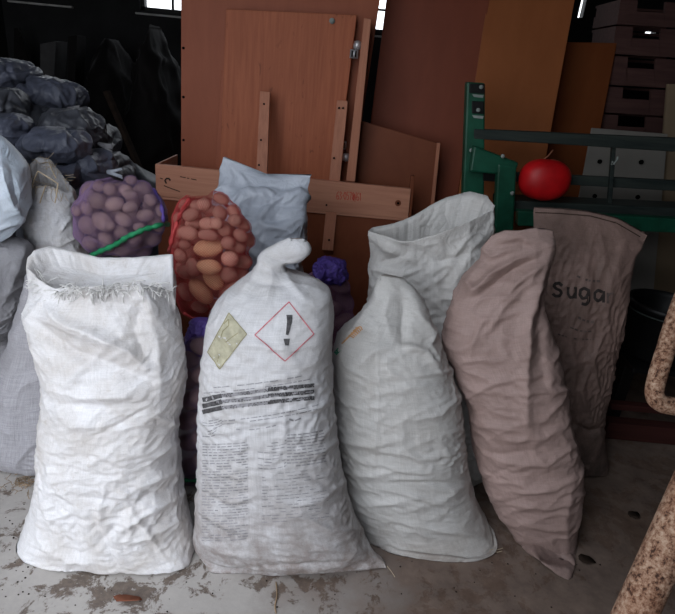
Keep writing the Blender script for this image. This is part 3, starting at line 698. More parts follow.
mesh = sack('woven_sack', 'mesh', [
    fl(-8, 70, 1.60, 0, .05, .09, 2.6), fl(-16, 76, 1.605, .02, .085, .10), fl(-19, 78, 1.61, .08, .11, .11), (-14, 420, 78, 425, 1.615, .12, .115), (-8, 395, 76, 398, 1.62, .12, .11), (1, 368, 74, 370, 1.625, .11, .11),
    (11, 342, 72, 345, 1.63, .095, .10), (18, 318, 68, 320, 1.635, .08, .09), (25, 290, 64, 295, 1.64, .06, .07), (31, 272, 60, 275, 1.645, .04, .04), (37, 262, 55, 264, 1.65, .015, .015)],
    'grey gauzy sack at the left edge, half hidden behind the frayed white sack', grow=(.05, .06, .06), crumple=.008, cfreq=7, fine=.001, ffreq=30, seed=8,
    folds=[([(20, 330), (15, 370), (10, 420)], .005, 6), ([(12, 360), (4, 390), (10, 430)], .006, 5)])

torn = sack('woven_sack', 'torn', [
    fl(35, 88, 2.040, 0, .07, .07), fl(32, 92, 2.040, .04, .10, .09), fl(32, 94, 2.040, .4, .10, .09), (35, 268, 88, 264, 2.020, .09, .08), (33, 250, 83, 248, 2.010, .08, .08), (28, 235, 81, 232, 2.005, .075, .075), (25, 220, 76, 215, 2.000, .07, .07),
    (27, 204, 75, 202, 2.000, .06, .06), (30, 190, 73, 192, 2.000, .055, .06),
    ('p', [(29, 174, 1.990), (36, 186, 1.960), (48, 186, 1.950), (60, 190, 1.960), (70, 192, 1.990)], [(70, 186, 2.030), (60, 172, 2.060), (50, 160, 2.065), (38, 158, 2.060), (30, 165, 2.030)])],
    'sheer white sack with a torn dirty mouth and loose twine, beside the purple net', crumple=.007, cfreq=12, fine=.003, ffreq=34, seed=9, open_top=(.12, .3),
    folds=auto_folds(51, 10, (30, 195, 80, 255), 60, 40, (12, 30), (.003, .006), (1.5, 3)))
mb = MB()
for pts in ([(38, 171, 1.950), (46, 176, 1.930), (54, 181, 1.935), (58, 184, 1.940)], [(58, 183, 1.940), (57, 192, 1.920), (55, 203, 1.890)], [(38, 171, 1.950), (34, 180, 1.930), (32, 188, 1.920)], [(46, 185, 1.940), (42, 196, 1.920), (40, 203, 1.890)], [(49, 162, 2.040), (52, 170, 1.990), (56, 178, 1.940)]):
    mb.tube(smooth_path([PY(*p) for p in pts], 6), .0024, 5)
mb.build('loose_twine', 'twine', None, True).parent = torn
threads(torn, [o_grid[torn][239][k] for k in range(300)], 50, (.02, .06), seed=8, name='frayed_threads', m='twine', r=.0009)

film = sack('plastic_sack', 'film', [
    (-60, 246, 2, 240, 1.810, .03, .05), (-75, 236, 13, 234, 1.820, .07, .08), (-80, 226, 22, 225, 1.830, .09, .10), (-84, 212, 26, 211, 1.840, .11, .11), (-86, 196, 28, 196, 1.850, .12, .12), (-84, 180, 28, 180, 1.860, .12, .12),
    (-80, 166, 26, 167, 1.870, .11, .11), (-72, 154, 17, 156, 1.880, .09, .09), (-60, 142, 8, 144, 1.890, .06, .06), (-48, 130, -2, 134, 1.900, .03, .03)],
    'shiny blue-white plastic sack at the left edge, on top of the grey satin sack', grow=(.09, .13, .10), crumple=.012, cfreq=6, fine=.0015, ffreq=22, seed=10, floor=False,
    folds=[([(24, 222), (10, 224), (-6, 232)], .012, 4), ([(24, 220), (12, 205), (4, 180), (0, 150)], .012, 5), ([(23, 224), (10, 230), (-2, 238)], -.010, 3), ([(22, 216), (16, 190), (10, 165)], -.008, 4), ([(0, 190), (10, 205), (22, 218)], .008, 4)])
satin = sack('plastic_sack', 'greyplastic', [
    (-40, 344, 4, 338, 1.830, .05, .05), (-60, 332, 14, 328, 1.830, .09, .09), (-70, 312, 21, 312, 1.830, .12, .11), (-75, 290, 27, 292, 1.840, .13, .12), (-75, 270, 29, 272, 1.845, .12, .12), (-70, 252, 31, 255, 1.850, .10, .10), (-60, 240, 28, 244, 1.855, .07, .07), (-40, 235, 18, 238, 1.860, .03, .03)],
    'grey satin-like plastic sack at the left edge, underneath the blue-white one', grow=(.09, .13, .10), crumple=.012, cfreq=6, fine=.0015, ffreq=22, seed=11, floor=False,
    folds=[([(25, 250), (15, 275), (5, 300)], .009, 5), ([(20, 300), (10, 315), (-4, 325)], .009, 5), ([(30, 262), (22, 270), (10, 268)], .007, 4)])
under = sack('plastic_sack', 'mesh', [
    fl(-70, 8, 1.92, 0, .08, .08), fl(-80, 16, 1.92, .03, .11, .11), fl(-82, 18, 1.91, .18, .12, .12), (-78, 352, 15, 346, 1.90, .09, .10), (-60, 340, 8, 336, 1.90, .03, .04)],
    'dull beige sack low at the left edge, bottommost of the stack there', crumple=.005, cfreq=6, seed=12)
supp = sack('woven_sack', 'open', [fl(96, 152, 1.86, 0, .10, .10), fl(92, 158, 1.86, .03, .13, .13), fl(90, 160, 1.86, .4, .13, .13), fl(94, 158, 1.86, .60, .12, .12), fl(104, 148, 1.86, .655, .05, .05)],
    'pale woven sack that carries the purple potato net, behind the frayed white sack', N=100, NR=60, iters=0, seed=13)

# ================================================================== heap of dark bags at the back left
PILE = [  # rows: (xl, yl, xr, yr) from bottom to top; depth Y, thickness
    ('m7', 2.32, .13, [(32, 160, 74, 160), (25, 154, 84, 156), (23, 147, 85, 148), (26, 139, 84, 142), (36, 133, 78, 136), (48, 131, 66, 133)], 'long slate bag lying at the front of the dark heap, one corner turned up', 'dark'),
    ('m9', 2.30, .13, [(50, 186, 78, 186), (48, 178, 84, 178), (52, 168, 84, 168), (56, 161, 78, 163)], 'small slate bag just above the left side of the purple potato net', 'dark'),
    ('m10', 2.42, .13, [(86, 182, 112, 182), (80, 174, 112, 174), (80, 164, 110, 164), (82, 155, 104, 156), (88, 152, 98, 153)], 'slate bag with a pale tied tip, above the purple potato net', 'dark'),
    ('m11', 2.55, .14, [(106, 190, 132, 190), (104, 178, 130, 178), (105, 166, 124, 166), (108, 156, 117, 157)], 'charcoal bag at the right foot of the dark heap', 'dark2'),
    ('m6', 2.60, .15, [(48, 150, 98, 150), (44, 140, 102, 142), (46, 128, 100, 130), (48, 118, 96, 120), (54, 112, 88, 114)], 'wide charcoal bag in the middle of the dark heap', 'dark2'),
    ('m8', 2.75, .12, [(100, 152, 116, 152), (98, 142, 115, 143), (99, 132, 111, 133), (102, 127, 106, 128)], 'narrow charcoal bag at the right end of the dark heap, behind the wide one', 'dark2'),
    ('m5', 2.78, .13, [(24, 136, 48, 136), (22, 124, 50, 124), (22, 112, 48, 112), (26, 106, 42, 107)], 'charcoal bag wedged below the topmost tied bag of the heap', 'dark2'),
    ('m4', 2.36, .13, [(10, 146, 24, 146), (-20, 138, 27, 140), (-24, 130, 27, 130), (-20, 122, 22, 122), (-10, 116, 12, 118)], 'slate bag sagging at the left edge above the blue-white sack', 'dark'),
    ('m3', 2.62, .14, [(-26, 122, 22, 124), (-30, 112, 24, 114), (-30, 100, 23, 102), (-24, 90, 18, 92)], 'charcoal bag at the left edge, third down in the heap', 'dark2'),
    ('m2', 2.95, .15, [(36, 106, 72, 108), (24, 100, 80, 104), (23, 92, 81, 96), (27, 84, 76, 88), (34, 78, 62, 82)], 'slate bag with a tied end at the right, high on the dark heap', 'dark'),
    ('m1', 3.05, .16, [(-30, 96, 20, 96), (-36, 86, 26, 86), (-36, 74, 34, 76), (-30, 66, 28, 68), (-20, 60, 12, 62)], 'slate bag at the very top left of the dark heap', 'dark'),
]
for k, (nm, Y, th, rs, lab, mm) in enumerate(PILE):
    n = len(rs); rows = []; mx = sum(r[0] + r[2] for r in rs) / n / 2; my = (rs[0][1] + rs[-1][1]) / 2; th *= 1.12
    rs = [(mx + (a - mx) * 1.07, my + (b - my) * 1.16, mx + (c - mx) * 1.07, my + (d - my) * 1.16) for a, b, c, d in rs]
    for i, r in enumerate(rs):
        f = math.sin(math.pi * (i + .35) / (n - .3)) ** .6
        rows.append((r[0], r[1], r[2], r[3], Y, th * f, th * f, 2.2))
    bg = sack('plastic_bag', mm, rows, lab, 'bag', 'bags in the dark heap at the back left', N=150, NR=90, grow=(.10, .12, .06), crumple=.012, cfreq=6, fine=.002, ffreq=20, seed=20 + k, floor=False,
              folds=auto_folds(60 + k, 7, (rs[1][0], rs[-1][1], rs[1][2], rs[0][1]), 10, 40, (12, 30), (.006, .012), (1.5, 3)))
    if nm in ('m10', 'm2', 'm6'):
        p = {'m10': (108, 172), 'm2': (68, 109), 'm6': (99, 144)}[nm]; c = PY(p[0], p[1], Y - th * .75)
        mb = MB()
        for q in range(7):
            a = rnd.uniform(-.5, .5); mb.tube([c, c + np.array([.03, -.01, a * .02]), c + np.array([.065, -.015, a * .05])], [.010, .006, .003], 6)
        mb.build('tied_end', 'blue' if nm == 'm10' else 'greyplastic', None, True).parent = bg
BASE = [(-1.20, 2.42, .77), (-1.72, 2.42, .72), (-1.70, 2.86, .90), (-1.19, 2.86, .86), (-2.25, 2.80, .80), (-2.35, 3.3, .95), (-1.8, 3.45, .9)]
for k, (x, y, h) in enumerate(BASE):
    bg = sack('plastic_bag', 'dark2', [('w', x - .2, x + .2, .0, y, .14, .14), ('w', x - .25, x + .25, .06, y, .2, .2), ('w', x - .26, x + .26, h * .5, y, .21, .2), ('w', x - .22, x + .22, h * .9, y, .17, .17), ('w', x - .1, x + .1, h, y, .06, .06)],
              'charcoal bag at the bottom of the dark heap, under the other bags', 'bag', 'bags at the bottom of the dark heap', N=90, NR=50, iters=0, crumple=.008, cfreq=6, seed=40 + k)

# ================================================================== potato nets
def potato_mesh(seed):
    n, k = 26, 16; vs = []; fs = []; r_ = np.random.RandomState(seed)
    vs.append((0, 0, 1))
    for i in range(1, k):
        for j in range(n):
            a, b = math.pi * i / k, 2 * math.pi * j / n; vs.append((math.sin(a) * math.cos(b), math.sin(a) * math.sin(b), math.cos(a)))
    vs.append((0, 0, -1)); V = np.array(vs)
    d = 1 - .10 * np.abs(noise(V * 1.3 + seed * 5.1)) - .05 * np.abs(noise(V * 3 + seed)) - .02 * ridged(V * 4 + seed)
    d *= 1 - .06 * V[:, 0] * r_.choice((-1, 1))
    V = V * d[:, None] / d.max()
    for j in range(n): fs.append((0, 1 + j, 1 + (j + 1) % n))
    for i in range(k - 2):
        for j in range(n): fs.append((1 + i * n + j, 1 + (i + 1) * n + j, 1 + (i + 1) * n + (j + 1) % n, 1 + i * n + (j + 1) % n))
    e = len(V) - 1
    for j in range(n): fs.append((e, e - n + (j + 1) % n, e - n + j))
    me = bpy.data.meshes.new('potato'); me.from_pydata(V.tolist(), [], fs); me.update(); me.polygons.foreach_set('use_smooth', [True] * len(fs)); return me
POT = {}
def pot_obj(m, k):
    key = (m, k)
    if key not in POT:
        me = potato_mesh(k); me.materials.append(MT[m]); o = bpy.data.objects.new('potato', me); POT[key] = o; COL.objects.link(o); return o
    o = POT[key].copy(); COL.objects.link(o); return o

def seg_close(p1, d1, p2, d2):
    r = p1 - p2; a = d1 @ d1; e = d2 @ d2; f = d2 @ r; c = d1 @ r; b = d1 @ d2; den = a * e - b * b
    s = min(1, max(-1, (b * f - c * e) / den)) if den > 1e-12 else 0
    t = (b * s + f) / e if e > 1e-12 else 0
    t = min(1, max(-1, t)); s = min(1, max(-1, (b * t - c) / a)) if a > 1e-12 else 0
    return p1 + d1 * s, p2 + d2 * t

def potatoes(plist, cx, cy, hw, hh, Y, D, mats, labels, group, seed, squash=1.04, zmin=.0, iters=120):
    """plist: (px, py, length, width, angle) in pixels; laid on the front of the bag, then pushed apart until none touch"""
    r_ = random.Random(seed); items = []
    bc = PY(cx, cy, Y)
    for x, y, l, w, a, *dk in plist:
        s = min(.98, ((x - cx) / hw) ** 2 + ((y - cy) / hh) ** 2)
        yy = Y - D * math.sqrt(1 - s * .9) * (dk[0] if dk else 1)
        p = PY(x, y, yy); m = (p - CC) @ cf / F; L_, W_ = l * m / 2 * squash, w * m / 2 * squash
        a = math.radians(a); lon = cr * math.cos(a) - cu * math.sin(a)
        nrm = (p - bc) * np.array([1, 1.3, 1]); nrm /= np.linalg.norm(nrm) + 1e-9; nrm = nrm * .7 - cf * .6; nrm /= np.linalg.norm(nrm)
        lon = lon - nrm * (lon @ nrm); lon /= np.linalg.norm(lon)
        T = W_ * r_.uniform(.85, .95)
        items.append(dict(p=p - nrm * T, p0=p - nrm * T, lon=lon, n=nrm, L=L_, W=W_, T=T))
    for it in range(iters):
        for i in range(len(items)):
            for j in range(i):
                A_, B_ = items[i], items[j]
                if np.linalg.norm(A_['p'] - B_['p']) > A_['L'] + B_['L'] + .01: continue
                ra, rb = A_['W'], B_['W']
                q1, q2 = seg_close(A_['p'], A_['lon'] * max(A_['L'] - ra, 0), B_['p'], B_['lon'] * max(B_['L'] - rb, 0))
                d = q1 - q2; dist = np.linalg.norm(d); need = ra + rb + .001
                if dist < need:
                    u = d / dist if dist > 1e-6 else np.array([r_.gauss(0, 1), r_.gauss(0, 1), r_.gauss(0, 1)]); 
                    u = u + cf * .5 * (u @ cf); u /= np.linalg.norm(u)
                    wa = B_['W'] ** 2 / (A_['W'] ** 2 + B_['W'] ** 2)
                    A_['p'] = A_['p'] + u * (need - dist) * .55 * wa; B_['p'] = B_['p'] - u * (need - dist) * .55 * (1 - wa)
        for A_ in items:
            if it < iters * .6: A_['p'] += (A_['p0'] - A_['p']) * .03
            A_['p'][2] = max(A_['p'][2], zmin + A_['W'])
    worst = 0
    for i in range(len(items)):
        for j in range(i):
            A_, B_ = items[i], items[j]
            q1, q2 = seg_close(A_['p'], A_['lon'] * max(A_['L'] - A_['W'], 0), B_['p'], B_['lon'] * max(B_['L'] - B_['W'], 0)); dist = np.linalg.norm(q1 - q2)
            if dist < A_['W'] + B_['W']:
                f = max(.75, dist / (A_['W'] + B_['W']))
                for I in (A_, B_): I['s'] = min(I.get('s', 1), f)
    for k, I in enumerate(items):
        s = I.get('s', 1)
        for q in 'LWT': I[q] *= s
        mk = mats(k); o = pot_obj(mk, r_.randrange(5)); side = np.cross(I['n'], I['lon'])
        R_ = np.stack([I['lon'], side, I['n']], 1)
        I['R'] = R_; I['rad'] = np.array([I['L'], I['W'], I['T']])
        mw = Matrix.Identity(4)
        for a_ in range(3):
            for b_ in range(3): mw[a_][b_] = R_[a_, b_] * I['rad'][b_]
            mw[a_][3] = I['p'][a_]
        o.matrix_world = mw
        lb = labels(k)
        tag(o, lb[0], 'potato', lb[1] if len(lb) > 1 else group)
    return items

def net(name, m, rows, items, label, pitch=.008, r=.0006, gap=.0022, pull=.02, extra_blur=2, cat='sack', NRows=None):
    Rr = []
    for q in rows: Rr.append(loop((q[1], q[4], q[3]), (q[2], q[4], q[3]), q[5], q[6], 2.2, 400) if q[0] == 'w' else ell_row(*q[:7], n=2.2, N=400))
    R0 = np.stack(Rr); per = np.linalg.norm(np.roll(R0, -1, 1) - R0, axis=2).sum(1).max()
    N = int(per / pitch) // 2 * 2; hgt = np.linalg.norm(np.diff(R0.mean(1), axis=0), axis=1).sum(); NR = int(hgt / pitch)
    idx = np.linspace(0, 400, N, endpoint=False).astype(int); R0 = R0[:, idx]
    s = np.concatenate([[0], np.cumsum(np.linalg.norm(np.diff(R0.mean(1), axis=0), axis=1) + 1e-4)]); t = np.linspace(0, s[-1], NR)
    G = np.empty((NR, N, 3))
    for a in range(N):
        for b in range(3): G[:, a, b] = np.interp(t, s, R0[:, a, b])
    for _ in range(3): G[1:-1] = .25 * G[:-2] + .5 * G[1:-1] + .25 * G[2:]
    du = np.roll(G, -1, 1) - np.roll(G, 1, 1); dv = np.gradient(G, axis=0); nr = np.cross(du, dv); nr /= np.linalg.norm(nr, axis=2)[..., None] + 1e-9
    if np.median(((G - G.mean((0, 1))) * nr).sum(2)) < 0: nr = -nr
    req = np.full((NR, N), -pull)
    for I in items:
        inv = I['R'].T / (I['rad'] + gap)[:, None]
        o = (G - I['p']) @ inv.T; d = nr @ inv.T
        a = (d * d).sum(2); b = (o * d).sum(2); c = (o * o).sum(2) - 1; disc = b * b - a * c
        tt = np.where(disc > 0, (-b + np.sqrt(np.maximum(disc, 0))) / a, -9)
        req = np.maximum(req, np.where((disc > 0) & (tt > -pull) & (tt < .10), tt, -9))
    dsp = req.copy()
    for _ in range(14):
        p = np.pad(dsp, ((1, 1), (0, 0)), 'edge'); b = (p[:-2] + p[2:] + np.roll(dsp, 1, 1) + np.roll(dsp, -1, 1)) / 4
        dsp = np.maximum(req, b)
    G = G + nr * dsp[..., None]; G[..., 2] = np.maximum(G[..., 2], r + .0005)
    V = G.reshape(-1, 3)
    i, j = np.meshgrid(np.arange(NR - 1), np.arange(N), indexing='ij'); e = np.concatenate([
        np.stack([i * N + j, (i + 1) * N + (j + 1) % N], -1).reshape(-1, 2)[((i + j) % 2 == 0).reshape(-1) | True],
        np.stack([i * N + (j + 1) % N, (i + 1) * N + j], -1).reshape(-1, 2)])
    P0, P1 = V[e[:, 0]], V[e[:, 1]]; d = P1 - P0; d /= np.linalg.norm(d, axis=1)[:, None] + 1e-12
    nn = nr.reshape(-1, 3)[e[:, 0]]; sd = np.cross(d, nn); sd /= np.linalg.norm(sd, axis=1)[:, None] + 1e-12; nn = np.cross(sd, d)
    ring = [nn, -nn * .5 + sd * .87, -nn * .5 - sd * .87]
    vs = np.stack([P0 + q * r for q in ring] + [P1 + q * r for q in ring], 1).reshape(-1, 3); k = np.arange(len(e)) * 6
    fs = np.concatenate([np.stack([k, k + 1, k + 4, k + 3], 1), np.stack([k + 1, k + 2, k + 5, k + 4], 1), np.stack([k + 2, k, k + 3, k + 5], 1)])
    me = bpy.data.meshes.new(name); me.from_pydata(vs.tolist(), [], fs.tolist()); me.update()
    o = link(name, me, m); tag(o, label, cat)
    q = np.stack([i * N + j, i * N + (j + 1) % N, (i + 1) * N + (j + 1) % N, (i + 1) * N + j], -1).reshape(-1, 4)
    BVH[o] = BVHTree.FromPolygons([tuple(v) for v in V.tolist()], [tuple(x) for x in q.tolist()]); o_grid[o] = G
    return o
def surf_tube(o, pts, r, m, name, off=.003, n=7, wob=0, flat=None):
    P_ = [h for h in (hit(o, x, y, off) for x, y in resample(np.asarray(pts, float), max(4, int(np.linalg.norm(np.diff(np.asarray(pts, float), axis=0), axis=1).sum() / 2.5)))) if h is not None]
    P_ = np.array(P_)
    if len(P_) < 3: return None
    for _ in range(2): P_[1:-1] = .25 * P_[:-2] + .5 * P_[1:-1] + .25 * P_[2:]
    mb = MB(); rad = [r * (1 + wob * math.sin(k * 1.9)) for k in range(len(P_))]; mb.tube(list(P_), rad, n)
    ob = mb.build(name, m, None, True); ob.parent = o; return ob

# --- red net on top
def zr(x, y, l, w, a): return (160 + x / 4.39, 190 + y / 4.39, l / 4.39, w / 4.39, a)
RED = [zr(*q) for q in [(200, 250, 145, 85, -8), (222, 322, 115, 72, 5), (225, 390, 122, 80, 55), (182, 450, 145, 82, 58),
    (110, 378, 80, 72, 20), (106, 475, 98, 66, 80), (298, 298, 82, 74, 10), (295, 365, 84, 74, -20), (358, 322, 82, 66, 10), (352, 385, 78, 68, 0), (288, 468, 100, 72, -35),
    (142, 335, 88, 62, 80), (88, 295, 74, 58, 60), (125, 188, 92, 66, 10), (122, 142, 78, 58, 0), (143, 108, 82, 60, -20), (205, 128, 80, 62, 10), (240, 150, 62, 56, 0), (214, 186, 96, 52, 5),
    (292, 220, 66, 60, 0), (292, 180, 66, 58, 20), (345, 190, 72, 58, 30), (368, 158, 74, 54, 40), (250, 85, 76, 66, 60), (102, 52, 70, 56, -30), (72, 110, 66, 54, 60), (155, 60, 74, 60, 10), (208, 62, 66, 58, 0),
    (265, 45, 80, 52, 20), (318, 85, 70, 56, 50), (320, 128, 68, 58, 0), (75, 180, 58, 46, 80), (58, 232, 62, 50, 80), (376, 215, 66, 52, 70), (238, 505, 72, 58, 0), (158, 520, 80, 56, 15), (345, 255, 86, 62, 15), (120, 232, 60, 46, 0), (330, 430, 70, 54, -40)]]
redlab = ['large tan potato lying level, topmost of the light ones in the red net', 'smaller tan potato just below the level one in the red net',
          'tan potato slanting down to the right in the red net', 'big tan potato, lowest of the light ones in the red net']
def core(cx, cy, hw, hh, l, w, n, seed):
    r_ = random.Random(seed); out = []
    while len(out) < n:
        x, y = r_.uniform(-.9, .9), r_.uniform(-.9, .9)
        if x * x + y * y < .8 and all(((x - a) * hw) ** 2 + ((y - b) * hh) ** 2 > (w * .72) ** 2 for a, b in [((q[0] - cx) / hw, (q[1] - cy) / hh) for q in out]): out.append((cx + x * hw, cy + y * hh, l, w, r_.uniform(-60, 60), .15))
    return out
RED += core(210, 256, 38, 58, 18, 14, 16, 4)
RED += [q[:5] + (-.45,) for q in core(210, 256, 32, 52, 23, 19, 11, 14)]
ritems = potatoes(RED, 210, 256, 46, 66, 1.72, .15, lambda k: 'pottan' if k < 4 else 'potred',
    lambda k: (redlab[k], 'light potatoes in the red net') if k < 4 else ('reddish potato seen through the red net sack',), 'reddish potatoes in the red net', 5, zmin=.60)
rednet = net('net_sack', 'netred', [(186, 322, 226, 324, 1.72, .03, .03), (176, 312, 236, 316, 1.72, .07, .06), (169, 290, 246, 294, 1.72, .11, .10), (166, 262, 251, 266, 1.72, .125, .12), (166, 236, 250, 240, 1.72, .125, .12),
    (168, 216, 243, 218, 1.72, .11, .11), (174, 203, 234, 204, 1.72, .08, .09), (184, 195, 222, 195, 1.72, .03, .05)], ritems, 'red net sack of potatoes lying on top of the purple net sack', pitch=.0068, r=.00050)
surf_tube(rednet, [(190, 199), (182, 212), (176, 228), (172, 244), (169, 256)], .006, 'netred', 'net_hem', wob=.3)
surf_tube(rednet, [(184, 312), (192, 317), (203, 318), (215, 317), (222, 313)], .006, 'netred', 'bottom_seam', wob=.3)

# --- purple net at the left
def zp(x, y, l, w, a): return (60 + x / 5.625, 170 + y / 5.625, l / 5.625, w / 5.625, a)
PUR = [zp(*q) for q in [(118, 310, 130, 112, 0), (225, 270, 140, 105, 40), (152, 412, 115, 82, -20), (270, 100, 84, 78, 0), (308, 205, 112, 82, -15), (345, 262, 104, 80, 30), (195, 180, 112, 96, 20), (205, 108, 78, 66, 0),
    (405, 205, 94, 64, -20), (468, 252, 104, 72, -10), (460, 88, 94, 82, 10), (345, 95, 84, 66, 0), (325, 345, 96, 82, 10), (438, 315, 76, 62, 0), (515, 400, 94, 72, -20), (428, 418, 94, 72, 0), (345, 462, 114, 66, -10), (238, 392, 100, 88, 30),
    (128, 200, 84, 72, 60), (395, 140, 94, 58, 0), (512, 160, 84, 66, 40), (568, 225, 86, 62, 80), (555, 310, 88, 66, 60), (268, 455, 84, 62, 0), (285, 320, 62, 56, 0), (85, 372, 70, 58, 60), (395, 370, 80, 60, -30), (160, 130, 70, 58, -30), (95, 250, 66, 54, 70), (470, 475, 90, 54, 0), (405, 75, 66, 52, 0), (190, 470, 70, 44, 20)]]
PUR += core(121, 216, 51, 42, 18, 14, 16, 6) + [q[:5] + (-.45,) for q in core(121, 216, 51, 42, 24, 20, 12, 15)]
pitems = potatoes(PUR, 121, 216, 51, 42, 1.86, .15, lambda k: 'potdull', lambda k: ('dusty potato seen through the purple net sack with green tape',), 'potatoes in the purple net with green tape', 8, zmin=.655)
purnet = net('net_sack', 'netpurple', [(95, 256, 148, 256, 1.86, .05, .05), (82, 248, 160, 248, 1.86, .09, .08), (73, 234, 168, 236, 1.86, .12, .11), (70, 218, 171, 220, 1.86, .13, .12), (73, 202, 169, 204, 1.86, .125, .12),
    (81, 190, 162, 192, 1.86, .10, .10), (92, 182, 150, 183, 1.86, .07, .08), (105, 179, 138, 179, 1.86, .03, .04)], pitems, 'bulging purple net sack of potatoes with green tape across it, at the left', pitch=.0066, r=.0006)
surf_tube(purnet, [(92, 254), (105, 248), (118, 242), (132, 234), (145, 228), (158, 225), (171, 223)], .0085, 'greenseam', 'green_tape', off=.006, wob=.25)
surf_tube(purnet, [(153, 190), (160, 202), (163, 214), (163, 222)], .006, 'netviolet', 'net_gather', wob=.4)

# --- purple net standing in the gap
col = []
rg = random.Random(3)
for k in range(12):
    col.append((rg.uniform(186, 190) if k % 2 else rg.uniform(198, 205), 346 + k * 11.6, 27 - k * .4, 19, rg.uniform(-30, 40)))
col += [(164, 380 + k * 22, 24, 18, 20 * (-1) ** k) for k in range(5)] + [(222, 372 + k * 22, 24, 18, 20 * (-1) ** k) for k in range(5)]
citems = potatoes(col, 194, 415, 42, 98, 1.59, .11, lambda k: 'potdull', lambda k: ('dusty potato inside the tall purple net between the two front white sacks',), 'potatoes in the tall purple net', 9, zmin=.01)
colnet = net('net_sack', 'netpurple', [fl(166, 218, 1.59, .004, .065, .06), fl(158, 224, 1.59, .05, .09, .08), (154, 450, 231, 450, 1.60, .10, .10), (154, 400, 230, 400, 1.60, .10, .10), (160, 362, 226, 363, 1.60, .09, .09), (172, 340, 218, 341, 1.61, .06, .06),
    (184, 329, 212, 330, 1.61, .03, .03), (188, 322, 210, 323, 1.61, .026, .026)], citems, 'tall purple net sack of potatoes standing in the gap between two white sacks', pitch=.0075, r=.0007)
nk = sack('gathered_neck', 'netviolet', [(184, 350, 214, 352, 1.58, .04, .05), (186, 340, 214, 342, 1.58, .045, .05), (188, 330, 213, 332, 1.58, .04, .045), (190, 322, 211, 324, 1.58, .03, .035), (196, 318, 207, 319, 1.58, .012, .012)], None, N=120, NR=60, crumple=.010, cfreq=20, fine=.003, ffreq=60, floor=False, iters=60, grow=(.2, .1, .1), seed=91)
nk.parent = colnet
surf_tube(colnet, [(184, 479), (190, 480), (196, 480), (202, 478)], .006, 'greenseam', 'green_tape', wob=.3)

# --- purple net behind the printed sack
back = [(x, y, 22, 16, a) for x, y, a in [(306, 282, 10), (322, 290, -20), (338, 286, 40), (345, 302, 60), (330, 306, 0), (312, 300, 20), (340, 320, -20), (348, 334, 50), (326, 324, 10), (312, 320, 0), (338, 342, 0), (320, 345, 20)]]
bitems = potatoes(back, 326, 325, 32, 58, 1.86, .09, lambda k: 'potshaded', lambda k: ('shade-darkened potato inside the purple net behind the printed sack',), 'potatoes in the net behind the printed sack', 12, zmin=.01)
backnet = net('net_sack', 'netshaded', [fl(304, 344, 1.86, .004, .06, .06), fl(298, 352, 1.86, .05, .09, .09), fl(294, 356, 1.86, .3, .10, .10), (295, 345, 355, 345, 1.86, .09, .09), (295, 310, 354, 312, 1.86, .08, .08), (296, 285, 350, 290, 1.86, .06, .06), (300, 272, 342, 277, 1.86, .035, .035), (312, 267, 334, 269, 1.86, .02, .02)],
    bitems, 'shade-darkened purple net sack of potatoes behind the printed sack, with a violet tied neck', pitch=.0075, r=.0009)
nk = sack('gathered_neck', 'violetshaded', [(322, 282, 340, 283, 1.83, .03, .03), (315, 276, 345, 277, 1.83, .055, .05), (314, 268, 346, 270, 1.83, .06, .055), (318, 261, 342, 263, 1.83, .045, .045), (325, 258, 336, 259, 1.83, .015, .015)], None, N=120, NR=60, crumple=.012, cfreq=22, fine=.003, ffreq=60, floor=False, iters=60, grow=(.2, .1, .1), seed=90)
nk.parent = backnet
# ================================================================== boards and furniture behind
def slab_pts(c, thick, floor=False):
    q = [PY(*p) for p in c]
    if floor:                                    # run the two lower corners on down to the floor
        for t, b in ((0, 3), (1, 2)):
            d = q[b] - q[t]; q[b] = q[t] + d * (q[t][2] - .002) / (q[t][2] - q[b][2])
    n = np.cross(q[1] - q[0], q[3] - q[0]); n /= np.linalg.norm(n)
    if n[1] < 0: n = -n
    return [q[0], q[3], q[2], q[1]], n * thick
def slab(name, m, c, thick, parent=None, floor=False, bevel=.0025):
    mb = MB(); q, n = slab_pts(c, thick, floor); mb.quadslab(q, n); o = mb.build(name, m, parent, False, bevel)
    BVH[o] = BVHTree.FromPolygons([tuple(v) for v in mb.v], mb.f); return o
def own(P_, name, m, parent):
    o = P_.mb.build(name, m, None, True); place(o, parent); return o

# wardrobe: back carcass, door leaning on it, second door ajar seen edge-on
YW = 2.72
wd = empty('wardrobe', PY(285, py_at(285, YW, 0), YW), 'brown wooden wardrobe with a plywood door, standing behind the wooden box', 'wardrobe')
slab('back_panel', 'ply2', [(181, -42, YW + .06), (386, -42, YW + .06), (352, 190, YW + .06), (181, 168, YW + .06)], .03, wd, True)
slab('door', 'ply', [(226, 9, YW), (357, 15, YW), (335, 190, YW - .02), (219, 182, YW - .02)], .022, wd, True)
dr2 = slab('open_door', 'batten', [(364, 18, YW - .08), (371.5, 19, YW - .08), (355, 182, YW - .1), (346, 181, YW - .1)], .10, wd)
slab('side_strip', 'ply2', [(221, 70, YW + .03), (226, 70, YW + .03), (221, 178, YW + .01), (214, 178, YW + .01)], .03, wd)
for (x, y) in ((357.5, 45), (346, 157)):
    mb = MB(); c = PY(x, y, YW - .03); mb.lathe(c - (0, 0, .02), [(.004, 0), (.016, .004), (.018, .02), (.014, .034), (.004, .038)], 14)
    a = PY(x - 3.5, y + (9 if y < 100 else -12), YW - .02); mb.beam(a - np.array([.018, 0, 0]), a + np.array([.018, 0, 0]), .03, .035)
    h_ = mb.build('hinge', 'steel', wd, True)
    mb = MB()
    for q in (-.008, .008): mb.beam(a + np.array([q, -.018, -.012]), a + np.array([q, -.018, .012]), .006, .006, (0, 1, 0))
    mb.build('hinge_slot', 'hole', None).parent = h_
